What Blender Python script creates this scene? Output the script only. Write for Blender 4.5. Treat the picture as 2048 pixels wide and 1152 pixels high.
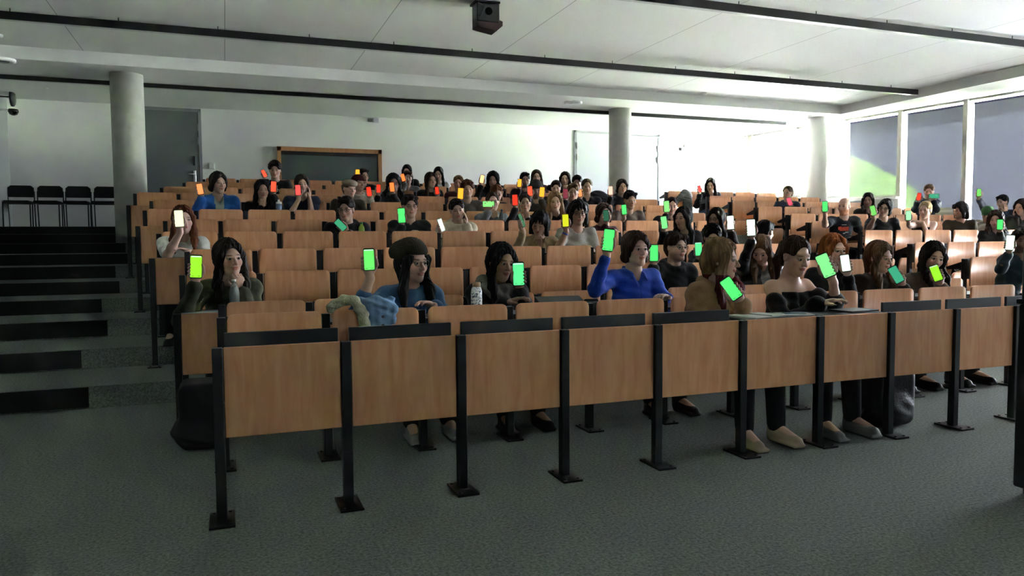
import bpy, bmesh, math, random
import numpy as np
from mathutils import Vector, Matrix
PI = math.pi
for o in list(bpy.data.objects): bpy.data.objects.remove(o)
sc = bpy.context.scene
C = sc.collection

# ------------------------------------------------------------------ camera
cam_d = bpy.data.cameras.new('camera'); cam = bpy.data.objects.new('camera', cam_d); C.objects.link(cam)
cam_d.sensor_width = 36; cam_d.lens = 26.582; cam_d.clip_end = 400; cam_d.clip_start = .05
cam.matrix_world = Matrix(((0.934883, 0.028776, -0.353787, 0), (-0.354877, 0.054929, -0.933298, 0),
                           (-0.007424, 0.998076, 0.061564, 1.25), (0, 0, 0, 1)))
sc.camera = cam
sc.view_settings.view_transform = 'Standard'; sc.view_settings.look = 'None'
sc.view_settings.gamma = 1; sc.view_settings.use_curve_mapping = False
sc.view_settings.exposure = 4.42

# ------------------------------------------------------------------ daylight
w = bpy.data.worlds.new('sky'); sc.world = w; w.use_nodes = True
wn = w.node_tree; bg = wn.nodes['Background']
tc = wn.nodes.new('ShaderNodeTexCoord'); sep = wn.nodes.new('ShaderNodeSeparateXYZ'); rp = wn.nodes.new('ShaderNodeValToRGB')
wn.links.new(tc.outputs['Generated'], sep.inputs[0]); wn.links.new(sep.outputs['Z'], rp.inputs[0])
rp.color_ramp.elements[0].position = .0; rp.color_ramp.elements[0].color = (.80, .87, 1.0, 1)
rp.color_ramp.elements[1].position = .5; rp.color_ramp.elements[1].color = (.92, .96, 1.0, 1)
wn.links.new(rp.outputs[0], bg.inputs[0]); bg.inputs[1].default_value = 6.0
sun_d = bpy.data.lights.new('sun', 'SUN'); sun_d.energy = 150; sun_d.angle = .02; sun_d.color = (1, .98, .95)
sun = bpy.data.objects.new('sun', sun_d); C.objects.link(sun)
sun.rotation_euler = Vector((.75, .25, -1)).to_track_quat('-Z', 'Y').to_euler()   # over the roof onto the slope outside

# ------------------------------------------------------------------ room measures (metres)
ROOM = 16.2                      # rear wall
def wallx(y): return 12.55 + .147*(16.2 - y)     # the glazed side wall runs slightly askew
YB = lambda k: 4.44 + .93*(k-1)                  # plane of the seat backs of row k
FL = [0, 0, 0, .17, .34, .51, .66, .81, .97, 1.12, 1.27, 1.42, 1.56]   # floor of row 1..12, landing
P_ = .5665
ZLOW, ZUP = 3.90, 4.08
WA = math.atan(.147)
BAYS = [15.97 - 1.335*i for i in range(15)]      # mullion centres along the glazed wall (y)
def BLB(i): return sill(i)+.02 if i < 6 else (2.1 if i < 9 else .98)     # lower edge of each blind
def sill(i): return [2.25, 2.25, 2.12, 1.8, 1.55, 1.3, 1.05, .9, .9, .9, .9, .9, .9, .9, .9][i]
# daylight enters through the window openings only
for i in range(len(BAYS)-1):
    y0, y1 = BAYS[i+1]+.06, BAYS[i]-.06; ym = (y0+y1)/2; z0 = sill(i)
    a = bpy.data.lights.new('window_daylight', 'AREA'); a.shape = 'RECTANGLE'
    a.size = (y1-y0)/math.cos(WA); a.size_y = 3.88 - z0; a.energy = 1
    a.cycles.is_portal = True
    ao = bpy.data.objects.new('window_daylight', a); C.objects.link(ao)
    n = Vector((-math.cos(WA), -math.sin(WA), 0))
    ao.matrix_world = Matrix.Translation(Vector((wallx(ym)+.16, ym, (3.88+z0)/2))) @ n.to_track_quat('-Z', 'Z').to_matrix().to_4x4()

# ------------------------------------------------------------------ materials
def lin(h):
    h = h.lstrip('#'); c = [int(h[i:i+2], 16)/255 for i in (0, 2, 4)]
    return tuple((x/12.92 if x <= .04045 else ((x+.055)/1.055)**2.4) for x in c) + (1,)
MATS = {}
def mat(name, col, rough=.6, metal=0, bump=0, bscale=60, spec=.5, var=0, vscale=8, stretch=None, emit=None, es=1, trans=0, sheen=0, alpha=None):
    if name in MATS: return MATS[name]
    m = bpy.data.materials.new(name); m.use_nodes = True; nt = m.node_tree; b = nt.nodes['Principled BSDF']
    c = lin(col) if isinstance(col, str) else tuple(col)+(1,)
    b.inputs['Base Color'].default_value = c; b.inputs['Roughness'].default_value = rough
    b.inputs['Metallic'].default_value = metal; b.inputs['Specular IOR Level'].default_value = spec
    if sheen: b.inputs['Sheen Weight'].default_value = sheen
    if trans: b.inputs['Transmission Weight'].default_value = trans
    if emit: b.inputs['Emission Color'].default_value = tuple(emit)+(1,); b.inputs['Emission Strength'].default_value = es
    if var or bump:
        t = nt.nodes.new('ShaderNodeTexCoord'); mp = nt.nodes.new('ShaderNodeMapping'); nt.links.new(t.outputs['Object'], mp.inputs[0])
        if stretch: mp.inputs['Scale'].default_value = stretch
    if var:
        nz = nt.nodes.new('ShaderNodeTexNoise'); nz.inputs['Scale'].default_value = vscale; nz.inputs['Detail'].default_value = 6
        nt.links.new(mp.outputs[0], nz.inputs['Vector'])
        mx = nt.nodes.new('ShaderNodeMixRGB'); mx.blend_type = 'MULTIPLY'; mx.inputs[0].default_value = 1; mx.inputs[1].default_value = c
        cr = nt.nodes.new('ShaderNodeValToRGB'); cr.color_ramp.elements[0].position = .3; cr.color_ramp.elements[1].position = .7
        lo = 1-var; cr.color_ramp.elements[0].color = (lo, lo, lo, 1); cr.color_ramp.elements[1].color = (1+var*.4, 1+var*.4, 1+var*.4, 1)
        nt.links.new(nz.outputs[0], cr.inputs[0]); nt.links.new(cr.outputs[0], mx.inputs[2]); nt.links.new(mx.outputs[0], b.inputs['Base Color'])
    if bump:
        n2 = nt.nodes.new('ShaderNodeTexNoise'); n2.inputs['Scale'].default_value = bscale; n2.inputs['Detail'].default_value = 4
        nt.links.new(mp.outputs[0], n2.inputs['Vector'])
        bp = nt.nodes.new('ShaderNodeBump'); bp.inputs['Strength'].default_value = bump; bp.inputs['Distance'].default_value = .01
        nt.links.new(n2.outputs[0], bp.inputs['Height']); nt.links.new(bp.outputs[0], b.inputs['Normal'])
    MATS[name] = m; return m
def wood(name, c1, c2, rough=.38):
    m = bpy.data.materials.new(name); m.use_nodes = True; nt = m.node_tree; b = nt.nodes['Principled BSDF']
    t = nt.nodes.new('ShaderNodeTexCoord'); mp = nt.nodes.new('ShaderNodeMapping'); mp.inputs['Scale'].default_value = (1.6, 1, 9)
    oi = nt.nodes.new('ShaderNodeObjectInfo'); ad = nt.nodes.new('ShaderNodeVectorMath'); ad.operation = 'ADD'
    cb = nt.nodes.new('ShaderNodeCombineXYZ'); ml = nt.nodes.new('ShaderNodeMath'); ml.operation = 'MULTIPLY'; ml.inputs[1].default_value = 37
    nt.links.new(oi.outputs['Random'], ml.inputs[0]); nt.links.new(ml.outputs[0], cb.inputs[0]); nt.links.new(ml.outputs[0], cb.inputs[2])
    nt.links.new(t.outputs['Object'], ad.inputs[0]); nt.links.new(cb.outputs[0], ad.inputs[1]); nt.links.new(ad.outputs[0], mp.inputs[0])
    mp.inputs['Scale'].default_value = (9, 1, 1.3)
    nz = nt.nodes.new('ShaderNodeTexNoise'); nz.inputs['Scale'].default_value = 2.2; nz.inputs['Detail'].default_value = 9; nz.inputs['Distortion'].default_value = .9
    nt.links.new(mp.outputs[0], nz.inputs['Vector'])
    cr = nt.nodes.new('ShaderNodeValToRGB'); cr.color_ramp.elements[0].position = .35; cr.color_ramp.elements[1].position = .65
    cr.color_ramp.elements[0].color = lin(c1); cr.color_ramp.elements[1].color = lin(c2)
    nt.links.new(nz.outputs[0], cr.inputs[0])
    hv = nt.nodes.new('ShaderNodeHueSaturation'); mr = nt.nodes.new('ShaderNodeMapRange'); mr.inputs[3].default_value = .88; mr.inputs[4].default_value = 1.12
    nt.links.new(oi.outputs['Random'], mr.inputs[0]); nt.links.new(mr.outputs[0], hv.inputs['Value']); nt.links.new(cr.outputs[0], hv.inputs['Color'])
    nt.links.new(hv.outputs[0], b.inputs['Base Color'])
    b.inputs['Roughness'].default_value = rough; b.inputs['Specular IOR Level'].default_value = .45
    return m
M_ply = wood('birch_plywood', '#cf8f64', '#dca27a')
M_frame = wood('window_wood', '#a8784e', '#b98659', .5)
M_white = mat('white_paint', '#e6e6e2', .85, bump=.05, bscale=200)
M_ceil = mat('ceiling_paint', '#e0e1e0', .85)
M_black = mat('black_steel', '#0e0f11', .38, spec=.5)
M_flap = mat('charcoal_laminate', '#2e3134', .45)
M_grey = mat('grey_door', '#a4a6aa', .5)
M_conc = mat('concrete', '#b4b3ae', .8, var=.12, vscale=5, bump=.15, bscale=40)
M_alu = mat('aluminium', '#b9b6ab', .4, metal=.6)
M_chair = mat('black_upholstery', '#0c0d0d', .8)
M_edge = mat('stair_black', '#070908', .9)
M_metal = mat('chrome', '#c8c8c8', .25, metal=1)
M_dark = mat('dark_plastic', '#101113', .5)
M_wplast = mat('white_plastic', '#e8e8e6', .5)
# carpet
M_carp = bpy.data.materials.new('carpet'); M_carp.use_nodes = True
nt = M_carp.node_tree; b = nt.nodes['Principled BSDF']; t = nt.nodes.new('ShaderNodeTexCoord')
n1 = nt.nodes.new('ShaderNodeTexNoise'); n1.inputs['Scale'].default_value = 70; n1.inputs['Detail'].default_value = 5; n1.inputs['Roughness'].default_value = .75
nt.links.new(t.outputs['Object'], n1.inputs['Vector'])
cr = nt.nodes.new('ShaderNodeValToRGB'); cr.color_ramp.elements[0].position = .36; cr.color_ramp.elements[1].position = .64
cr.color_ramp.elements[0].color = lin('#4d5450'); cr.color_ramp.elements[1].color = lin('#848a82')
nt.links.new(n1.outputs[0], cr.inputs[0]); nt.links.new(cr.outputs[0], b.inputs['Base Color']); b.inputs['Roughness'].default_value = .95
b.inputs['Specular IOR Level'].default_value = .1
bp = nt.nodes.new('ShaderNodeBump'); bp.inputs['Strength'].default_value = .5; bp.inputs['Distance'].default_value = .006
nt.links.new(n1.outputs[0], bp.inputs['Height']); nt.links.new(bp.outputs[0], b.inputs['Normal'])
# roller screen: open weave, part see-through, part translucent
M_shade = bpy.data.materials.new('screen_fabric'); M_shade.use_nodes = True; nt = M_shade.node_tree; nt.nodes.clear()
out = nt.nodes.new('ShaderNodeOutputMaterial'); tr = nt.nodes.new('ShaderNodeBsdfTransparent'); tl = nt.nodes.new('ShaderNodeBsdfTranslucent'); df = nt.nodes.new('ShaderNodeBsdfDiffuse')
tr.inputs[0].default_value = (.0023, .0024, .0027, 1); tl.inputs[0].default_value = (.0007, .00075, .0010, 1); df.inputs[0].default_value = (.10, .105, .12, 1)
a1 = nt.nodes.new('ShaderNodeAddShader'); a2 = nt.nodes.new('ShaderNodeAddShader')
nt.links.new(tr.outputs[0], a1.inputs[0]); nt.links.new(tl.outputs[0], a1.inputs[1]); nt.links.new(a1.outputs[0], a2.inputs[0]); nt.links.new(df.outputs[0], a2.inputs[1]); nt.links.new(a2.outputs[0], out.inputs[0])
# window glass
M_glass = bpy.data.materials.new('window_glass'); M_glass.use_nodes = True; nt = M_glass.node_tree; nt.nodes.clear()
out = nt.nodes.new('ShaderNodeOutputMaterial'); tr = nt.nodes.new('ShaderNodeBsdfTransparent'); gl = nt.nodes.new('ShaderNodeBsdfGlossy'); mx = nt.nodes.new('ShaderNodeMixShader'); fr = nt.nodes.new('ShaderNodeFresnel')
tr.inputs[0].default_value = (.94, .94, .935, 1); gl.inputs['Roughness'].default_value = .03; fr.inputs[0].default_value = 1.45
nt.links.new(fr.outputs[0], mx.inputs[0]); nt.links.new(tr.outputs[0], mx.inputs[1]); nt.links.new(gl.outputs[0], mx.inputs[2]); nt.links.new(mx.outputs[0], out.inputs[0])
M_pane = mat('dark_pane', '#4b5855', .12, spec=.6)
M_grass = mat('grass', '#8db064', .95, var=.35, vscale=1.2)

# ------------------------------------------------------------------ mesh helpers
class MB:
    def __init__(s): s.bm = bmesh.new()
    def box(s, x0, x1, y0, y1, z0, z1, bev=0, seg=1, mi=0):
        r = bmesh.ops.create_cube(s.bm, size=1)['verts']
        for v in r: v.co = Vector((x0+(v.co.x+.5)*(x1-x0), y0+(v.co.y+.5)*(y1-y0), z0+(v.co.z+.5)*(z1-z0)))
        fs = list({f for v in r for f in v.link_faces})
        for f in fs: f.material_index = mi
        if bev:
            es = list({e for v in r for e in v.link_edges})
            bmesh.ops.bevel(s.bm, geom=es, offset=bev, segments=seg, affect='EDGES', profile=.5)
        return r
    def prism(s, pts, axis, a, b, mi=0):
        # polygon pts in the plane across `axis`, extruded from a to b
        def co(p, t): return {'x': (t, p[0], p[1]), 'y': (p[0], t, p[1]), 'z': (p[0], p[1], t)}[axis]
        va = [s.bm.verts.new(co(p, a)) for p in pts]; vb = [s.bm.verts.new(co(p, b)) for p in pts]
        fs = [s.bm.faces.new(va[::-1]), s.bm.faces.new(vb)]
        n = len(pts)
        for i in range(n): fs.append(s.bm.faces.new((va[i], va[(i+1) % n], vb[(i+1) % n], vb[i])))
        for f in fs: f.material_index = mi
        return va+vb
    def cyl(s, p0, p1, r0, r1=None, n=16, mi=0, cap=True):
        r1 = r0 if r1 is None else r1; p0 = Vector(p0); p1 = Vector(p1); d = (p1-p0).normalized()
        q = d.to_track_quat('Z', 'Y'); A = []; B = []
        for i in range(n):
            v = q @ Vector((math.cos(2*PI*i/n), math.sin(2*PI*i/n), 0))
            A.append(s.bm.verts.new(p0+v*r0)); B.append(s.bm.verts.new(p1+v*r1))
        for i in range(n):
            f = s.bm.faces.new((A[i], A[(i+1) % n], B[(i+1) % n], B[i])); f.smooth = True; f.material_index = mi
        if cap:
            f = s.bm.faces.new(A[::-1]); f.material_index = mi; f = s.bm.faces.new(B); f.material_index = mi
    def lathe(s, prof, c, n=20, mi=0, axis=(0, 0, 1)):
        q = Vector(axis).to_track_quat('Z', 'Y'); c = Vector(c); rings = []
        for (r, z) in prof:
            rings.append([s.bm.verts.new(c + q @ Vector((r*math.cos(2*PI*i/n), r*math.sin(2*PI*i/n), z))) for i in range(n)])
        for a, b2 in zip(rings, rings[1:]):
            for i in range(n):
                f = s.bm.faces.new((a[i], a[(i+1) % n], b2[(i+1) % n], b2[i])); f.smooth = True; f.material_index = mi
        for r_, fl in ((rings[0], True), (rings[-1], False)):
            f = s.bm.faces.new(r_[::-1] if fl else r_); f.material_index = mi
    def tube(s, pts, r, n=6, mi=0, closed=False):
        pts = [Vector(p) for p in pts]; rings = []
        N = len(pts)
        for i, p in enumerate(pts):
            if closed: d = pts[(i+1) % N]-pts[i-1]
            else: d = pts[min(i+1, N-1)]-pts[max(i-1, 0)]
            q = d.normalized().to_track_quat('Z', 'Y')
            rings.append([s.bm.verts.new(p + q @ Vector((r*math.cos(2*PI*j/n), r*math.sin(2*PI*j/n), 0))) for j in range(n)])
        prs = list(zip(rings, rings[1:])) + ([(rings[-1], rings[0])] if closed else [])
        for a, b2 in prs:
            o = min(range(n), key=lambda k: (a[0].co-b2[k].co).length)
            for j in range(n):
                f = s.bm.faces.new((a[j], a[(j+1) % n], b2[(j+1+o) % n], b2[(j+o) % n])); f.smooth = True; f.material_index = mi
        if not closed:
            s.bm.faces.new(rings[0][::-1]).material_index = mi; s.bm.faces.new(rings[-1]).material_index = mi
    def mesh(s, name, mats):
        me = bpy.data.meshes.new(name); bmesh.ops.recalc_face_normals(s.bm, faces=s.bm.faces[:])
        s.bm.to_mesh(me); s.bm.free()
        for m in (mats if isinstance(mats, (list, tuple)) else [mats]): me.materials.append(m)
        return me
    def build(s, name, mats, parent=None, loc=None):
        o = bpy.data.objects.new(name, s.mesh(name, mats)); C.objects.link(o)
        if parent: o.parent = parent
        if loc: o.location = loc
        return o
def inst(name, me, parent=None, loc=(0, 0, 0), rot=(0, 0, 0)):
    o = bpy.data.objects.new(name, me); C.objects.link(o); o.parent = parent; o.location = loc; o.rotation_euler = rot; return o
def struct(o): o['kind'] = 'structure'; return o
def tag(o, label, cat, group=None):
    o['label'] = label; o['category'] = cat
    if group: o['group'] = group
    return o
def empty(name, loc, label, cat, group=None, rz=0):
    o = bpy.data.objects.new(name, None); C.objects.link(o); o.location = loc; o.rotation_euler = (0, 0, rz); o.empty_display_size = .1
    return tag(o, label, cat, group)

# ------------------------------------------------------------------ the room
m = MB(); m.box(-3.7, 15.6, -3.2, 6.48, -.2, 0); struct(m.build('floor', M_carp))
tiers = [.17, .34, .51, .66, .81, .97, 1.12, 1.27, 1.42, 1.56]
m = MB()
for j, z in enumerate(tiers):
    y0 = 6.48+.93*j; y1 = 6.48+.93*(j+1) if j < 9 else ROOM+.05
    m.box(-3.7, 14.2, y0, y1, -.2, z)
o = struct(m.build('floor_tiers', M_carp)); o.name = 'floor_steps'
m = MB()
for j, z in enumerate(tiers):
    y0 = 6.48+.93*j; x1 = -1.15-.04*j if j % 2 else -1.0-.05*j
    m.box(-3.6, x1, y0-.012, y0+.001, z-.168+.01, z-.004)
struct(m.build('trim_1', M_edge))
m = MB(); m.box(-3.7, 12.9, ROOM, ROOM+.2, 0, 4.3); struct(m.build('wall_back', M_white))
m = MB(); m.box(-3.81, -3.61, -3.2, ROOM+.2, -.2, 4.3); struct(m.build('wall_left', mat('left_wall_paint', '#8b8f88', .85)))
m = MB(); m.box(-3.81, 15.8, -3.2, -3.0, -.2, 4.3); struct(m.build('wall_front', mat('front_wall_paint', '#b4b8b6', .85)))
# ceilings: raised middle field with lower margins at the back and along the windows
m = MB(); m.box(-3.7, 12.6, -3.2, 12.8, ZUP, ZUP+.3)
M_ceil2 = bpy.data.materials.new('ceiling_boards'); M_ceil2.use_nodes = True; nt = M_ceil2.node_tree; b = nt.nodes['Principled BSDF']
b.inputs['Roughness'].default_value = .85; t = nt.nodes.new('ShaderNodeTexCoord'); sp = nt.nodes.new('ShaderNodeSeparateXYZ')
nt.links.new(t.outputs['Object'], sp.inputs[0]); ma = nt.nodes.new('ShaderNodeMath'); ma.operation = 'MULTIPLY_ADD'; ma.inputs[1].default_value = 1/1.936; ma.inputs[2].default_value = 10-.084/1.936+.002
fc = nt.nodes.new('ShaderNodeMath'); fc.operation = 'FRACT'; lt = nt.nodes.new('ShaderNodeMath'); lt.operation = 'LESS_THAN'; lt.inputs[1].default_value = .0045
nt.links.new(sp.outputs[0], ma.inputs[0]); nt.links.new(ma.outputs[0], fc.inputs[0]); nt.links.new(fc.outputs[0], lt.inputs[0])
mx = nt.nodes.new('ShaderNodeMixRGB'); mx.inputs[1].default_value = lin('#e0e1e0'); mx.inputs[2].default_value = lin('#8c8e8e')
nt.links.new(lt.outputs[0], mx.inputs[0]); nt.links.new(mx.outputs[0], b.inputs['Base Color'])
struct(m.build('ceiling', M_ceil2))
m = MB(); m.box(-3.7, 12.34, 12.74, ROOM+.2, ZLOW, ZUP+.3); m.box(12.34, 15.8, -3.2, ROOM+.2, ZLOW, ZUP+.3)
struct(m.build('ceiling_margin', M_ceil))
# glazed wall
def askew(m, y0, y1, z0, z1, d0, d1):     # block along the glazed wall; d = distance outward from its inner face
    vs = m.box(0, 1, 0, 1, z0, z1)
    ux, uy = math.sin(WA), -math.cos(WA)
    nx, ny = math.cos(WA), math.sin(WA)
    for v in vs:
        y = y0 if v.co.y < .5 else y1; d = d0 if v.co.x < .5 else d1
        v.co.x = wallx(y)+nx*d; v.co.y = y+ny*d
m = MB()
for i in range(len(BAYS)-1): askew(m, BAYS[i+1], BAYS[i], -.2, sill(i), 0, .25)
askew(m, BAYS[0]+.03, 16.5, -.2, 4.2, 0, .25); askew(m, -3.4, BAYS[-1], -.2, 4.2, 0, .25)
askew(m, -3.4, 16.4, 3.9, 4.3, 0, .3)
struct(m.build('wall_right', M_white))
for i in range(len(BAYS)-1):
    y1, y0 = BAYS[i], BAYS[i+1]; z0 = sill(i)
    m = MB()
    askew(m, y0-.045, y0+.045, z0, 3.9, -.02, .12)
    askew(m, y0, y1, z0, z0+.05, .02, .12); askew(m, y0, y1, 3.86, 3.9, .02, .12)
    if i == 0: askew(m, y1-.03, y1+.1, z0, 3.9, -.02, .12)
    o = struct(m.build('window_%d' % (i+1), M_alu))
    m = MB(); askew(m, y0+.05, y1-.05, z0+.05, 3.86, .07, .078); m.build('glass_pane', M_glass, o)
    if i >= 1:
        m = MB(); askew(m, y0-.02, y1-.0, z0-.04, z0+.0, -.12, .02)
        if i < 2: m.build('sill', M_white, o)
        else:
            m.build('sill', M_white, o)
    if i >= 2:
        s = bpy.data.objects.new('roller_blind', None); C.objects.link(s); tag(s, 'grey mesh roller blind lowered over the %s window pane from the back corner column' % ['third','fourth','fifth','sixth','seventh','eighth','ninth','tenth','eleventh','twelfth','thirteenth','fourteenth'][i-2], 'blind', 'mesh roller blinds on the glazed wall')
        m = MB(); za = BLB(i)
        qv = [m.bm.verts.new((wallx(y)+math.cos(WA)*.03, y+math.sin(WA)*.03, z)) for y, z in ((y0+.06, za), (y1-.14, za), (y1-.14, 3.79), (y0+.06, 3.79))]; m.bm.faces.new(qv); m.build('screen', M_shade, s)
        m = MB(); askew(m, y0+.06, y1-.14, 3.785, 3.82, .015, .05); m.build('head_rail', mat('blue_rail', '#2b2c52', .5), s)
        m = MB(); askew(m, y0+.06, y1-.14, BLB(i)-.015, BLB(i)+.01, .02, .045); m.build('bottom_bar', M_alu, s)
# slope and lawn outside the windows
m = MB(); NX, NY = 24, 40
hl = [(60, 13), (49, 10.2), (45.9, 9.2), (43.5, 8.0), (41.2, 6.9), (39.5, 6.0), (37.5, 4.6), (34.6, 2.9), (28, .6), (-30, .2)]
def ridge(y):
    for (a, za), (b2, zb) in zip(hl, hl[1:]):
        if b2 <= y <= a: return zb+(za-zb)*(y-b2)/(a-b2)
    return 13
G = [[m.bm.verts.new((17+i*(28/NX)*1.0+ (60 if i == NX else 0), -30+j*90/NY, (ridge(-30+j*90/NY)-.3)*max(0, (i/(NX)))**1.0 + .1*math.sin(i*1.3+j*2.1)-.2)) for i in range(NX+1)] for j in range(NY+1)]
for j in range(NY):
    for i in range(NX):
        if 15 <= i < NX-1: m.bm.faces.new((G[j][i], G[j][i+1], G[j+1][i+1], G[j+1][i])).smooth = True
bmesh.ops.delete(m.bm, geom=[v for v in m.bm.verts if not v.link_faces], context='VERTS')
o = m.build('grass_slope', M_grass); tag(o, 'sunlit green grass slope outside the window blinds', 'grass'); o['kind'] = 'stuff'

m = MB(); gv = []
for j in range(NY+1): gv.append([m.bm.verts.new((17+i*(28/NX), -30+j*90/NY, (ridge(-30+j*90/NY)-.3)*(i/NX)+.1*math.sin(i*1.3+j*2.1)-.2)) for i in range(16)])
for j in range(NY):
    for i in range(15): m.bm.faces.new((gv[j][i], gv[j][i+1], gv[j+1][i+1], gv[j+1][i])).smooth = True
tag(m.build('bounce_ground', mat('bounce_grey', '#7c7d7d', .9, var=.2, vscale=2)), 'unseen grey ground added outside the windows for neutral bounce light', 'ground')  # unseen ground, added so daylight bounced onto the ceiling stays neutral

# doors and the wood-framed projection window in the rear wall
def door(idx, x0, x1, zt, double):
    r = struct(bpy.data.objects.new('door_%d' % idx, None)); C.objects.link(r); r.location = (x0, ROOM, 1.56)
    w_, h_ = x1-x0, zt-1.56
    m = MB(); m.box(0, .05, -.03, .02, 0, h_); m.box(w_-.05, w_, -.03, .02, 0, h_); m.box(0, w_, -.03, .02, h_-.05, h_); m.build('door_frame', mat('door_trim', '#8d8f92', .5), r)
    parts = [(.055, w_/2-.003), (w_/2+.003, w_-.055)] if double else [(.055, w_-.055)]
    for q, (a, b2) in enumerate(parts):
        m = MB(); m.box(a, b2, -.022, .01, .01, h_-.055, .004); lf = m.build('door_leaf', M_grey if double else mat('dark_grey_door', '#6f7677', .5), r)
        for hz in (h_-.35, h_-.62, .35):
            m = MB(); hx = a+.01 if (q == 0 and double) else b2-.01
            m.box(hx-.012, hx+.012, -.05, -.02, hz-.07, hz+.07); m.build('hinge', mat('steel', '#a8a8a8', .35, metal=.7), lf)
        hx = (b2-.07 if q == 0 else a+.07) if double else b2-.09
        m = MB(); m.box(hx-.022, hx+.022, -.045, -.02, .88, 1.12, .004); m.cyl((hx, -.06, 1.05), (hx-.12, -.06, 1.05), .009); m.cyl((hx, -.06, 1.05), (hx, -.03, 1.05), .01)
        m.build('door_handle', mat('brushed_steel', '#c9c9c4', .35, metal=.5), lf)
        if not double:
            m = MB(); m.box(hx-.02, hx+.02, -.05, -.02, 1.22, 1.4, .004); m.build('card_reader', M_dark, lf)
door(1, -1.41, -.36, 3.88, False)
door(2, 7.72, 10.03, 3.83, True)
r = struct(bpy.data.objects.new('window_15', None)); C.objects.link(r); r.location = (1.05, ROOM, 2.0)
m = MB(); W_, H_ = 2.13, 1.21
m.box(0, .075, -.06, .02, 0, H_); m.box(W_-.075, W_, -.06, .02, 0, H_); m.box(0, W_, -.06, .02, H_-.085, H_); m.box(0, W_, -.06, .02, 0, .07); m.build('window_frame', M_frame, r)
m = MB(); m.box(.075, W_-.075, -.012, .0, .07, H_-.085); m.build('glass_pane', M_pane, r)
m = MB(); m.box(.075, W_-.075, -.03, -.013, H_-.16, H_-.085); m.box(W_-.1, W_-.076, -.03, -.013, .07, H_-.1); m.build('inner_blind', M_dark, r)
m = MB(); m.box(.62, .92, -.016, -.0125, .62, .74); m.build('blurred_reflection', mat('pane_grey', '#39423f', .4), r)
# concrete columns
for i, (x, y, rr, zb) in enumerate(((-1.36, 13.37, .238, 1.12), (7.57, 13.72, .225, 1.12), (12.25, 13.3, .21, 1.12))):
    m = MB(); m.cyl((0, 0, 0), (0, 0, ZLOW-zb), rr, n=40); o = m.build('concrete_column', M_conc if i < 2 else M_white, None, (x, y, zb))
    tag(o, ['round grey concrete column beside the left stairs', 'round grey concrete column in front of the double door', 'round pale column beside the bright corner windows'][i], 'column', 'round columns')

# linear lights under the ceiling (switched off)
def beam(x0, x1, y, z, hh, ticks, label):
    r = empty('linear_ceiling_light', (x0, y, z), label, 'ceiling light', 'long black linear lights'); L = x1-x0
    m = MB(); m.box(0, L, -.035, .035, -hh/2, hh/2); m.build('housing', M_black, r)
    m = MB(); m.box(.01, L-.01, -.028, .028, -hh/2-.006, -hh/2+.001); m.build('diffuser', mat('off_diffuser', '#b8bab8', .35), r)
    if ticks:
        for k in range(int(L/1.16)+1):
            m = MB(); m.cyl((.12+1.16*k, 0, hh/2-.005), (.12+1.16*k, 0, ZUP-z), .006, n=6); m.build('hanger', M_dark, r)
beam(-3.6, 15.0 if 0 else 12.2, 7.62, 3.985, .095, True, 'long black linear light hanging nearest the camera, top right')
beam(-3.6, 12.24, 10.76, 3.985, .095, True, 'long black linear light hanging across the middle of the raised ceiling')
beam(-3.6, 11.95, 13.99, 3.865, .068, False, 'long black linear light fixed to the lower ceiling behind the columns')
# projector at the ceiling
r = empty('ceiling_projector', (2.97, 8.7, ZUP), 'small black ceiling projector with a reddish lower lens housing', 'projector')
m = MB(); m.box(-.12, .16, -.1, .1, -.24, -.02, .01); m.build('bracket', M_dark, r)
m = MB(); m.prism([(-.12, -.3), (.12, -.34), (.2, -.27), (.2, -.22), (.14, -.2), (-.12, -.2)], 'y', -.09, .09); m.build('housing', mat('red_brown', '#2d1c1a', .4), r)
m = MB(); m.cyl((.02, -.09, -.12), (.02, -.115, -.12), .045); m.build('lens', mat('lens', '#0a0c12', .1), r)
m = MB(); m.tube([(-.1, -.1, -.02), (-.04, -.13, -.08), (-.1, -.12, -.2)], .006); m.build('cable', M_dark, r)
m = MB(); m.box(-.14, .16, -.12, .12, -.022, 0); m.build('mount_plate', M_dark, r)

def small(name, prof, loc, label, cat, axis=(0, 0, 1), mt=None, n=20):
    m = MB(); m.lathe(prof, (0, 0, 0), n, axis=axis); return tag(m.build(name, mt or M_wplast, None, loc), label, cat)
small('smoke_detector', [(.055, 0), (.055, -.02), (.04, -.045), (.015, -.055)], (8.73, 12.5, ZUP), 'white smoke detector on the raised ceiling before the lower edge', 'smoke detector')
small('smoke_detector', [(.05, 0), (.05, -.02), (.035, -.04)], (-2.76, 12.14, ZUP), 'white smoke detector at the far left of the ceiling', 'smoke detector')
r = empty('ceiling_speaker', (6.35, 13.25, ZLOW), 'flat white device on the low ceiling beside the middle column', 'speaker')
m = MB(); m.lathe([(.13, 0), (.13, -.03), (.11, -.05)], (0, 0, 0)); m.build('body', M_wplast, r)
m = MB(); m.box(-.22, -.12, -.04, .04, -.05, 0, .008); m.build('connector', M_wplast, r)
r = empty('ceiling_access_point', (-2.9, 12.82, ZLOW), 'round white ceiling device at the left edge above the stairs', 'ceiling device')
m = MB(); m.lathe([(.18, 0), (.18, -.03), (.14, -.05), (.12, -.03)], (0, 0, 0), 28); m.build('ring', M_wplast, r)
m = MB(); m.lathe([(.11, -.02), (.1, -.04), (.03, -.045)], (0, 0, 0), 24); m.build('dome', mat('blue_grey_plastic', '#3d4652', .3), r)
small('ceiling_spotlight', [(.035, 0), (.035, -.012), (.02, -.014)], (-2.74, 14.93, ZLOW), 'tiny bright round spotlight on the low ceiling above the chairs', 'ceiling light')
r = empty('emergency_light', (3.06, ROOM, 3.83), 'small white emergency light high on the rear wall above the wood-framed window', 'emergency light')
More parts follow.
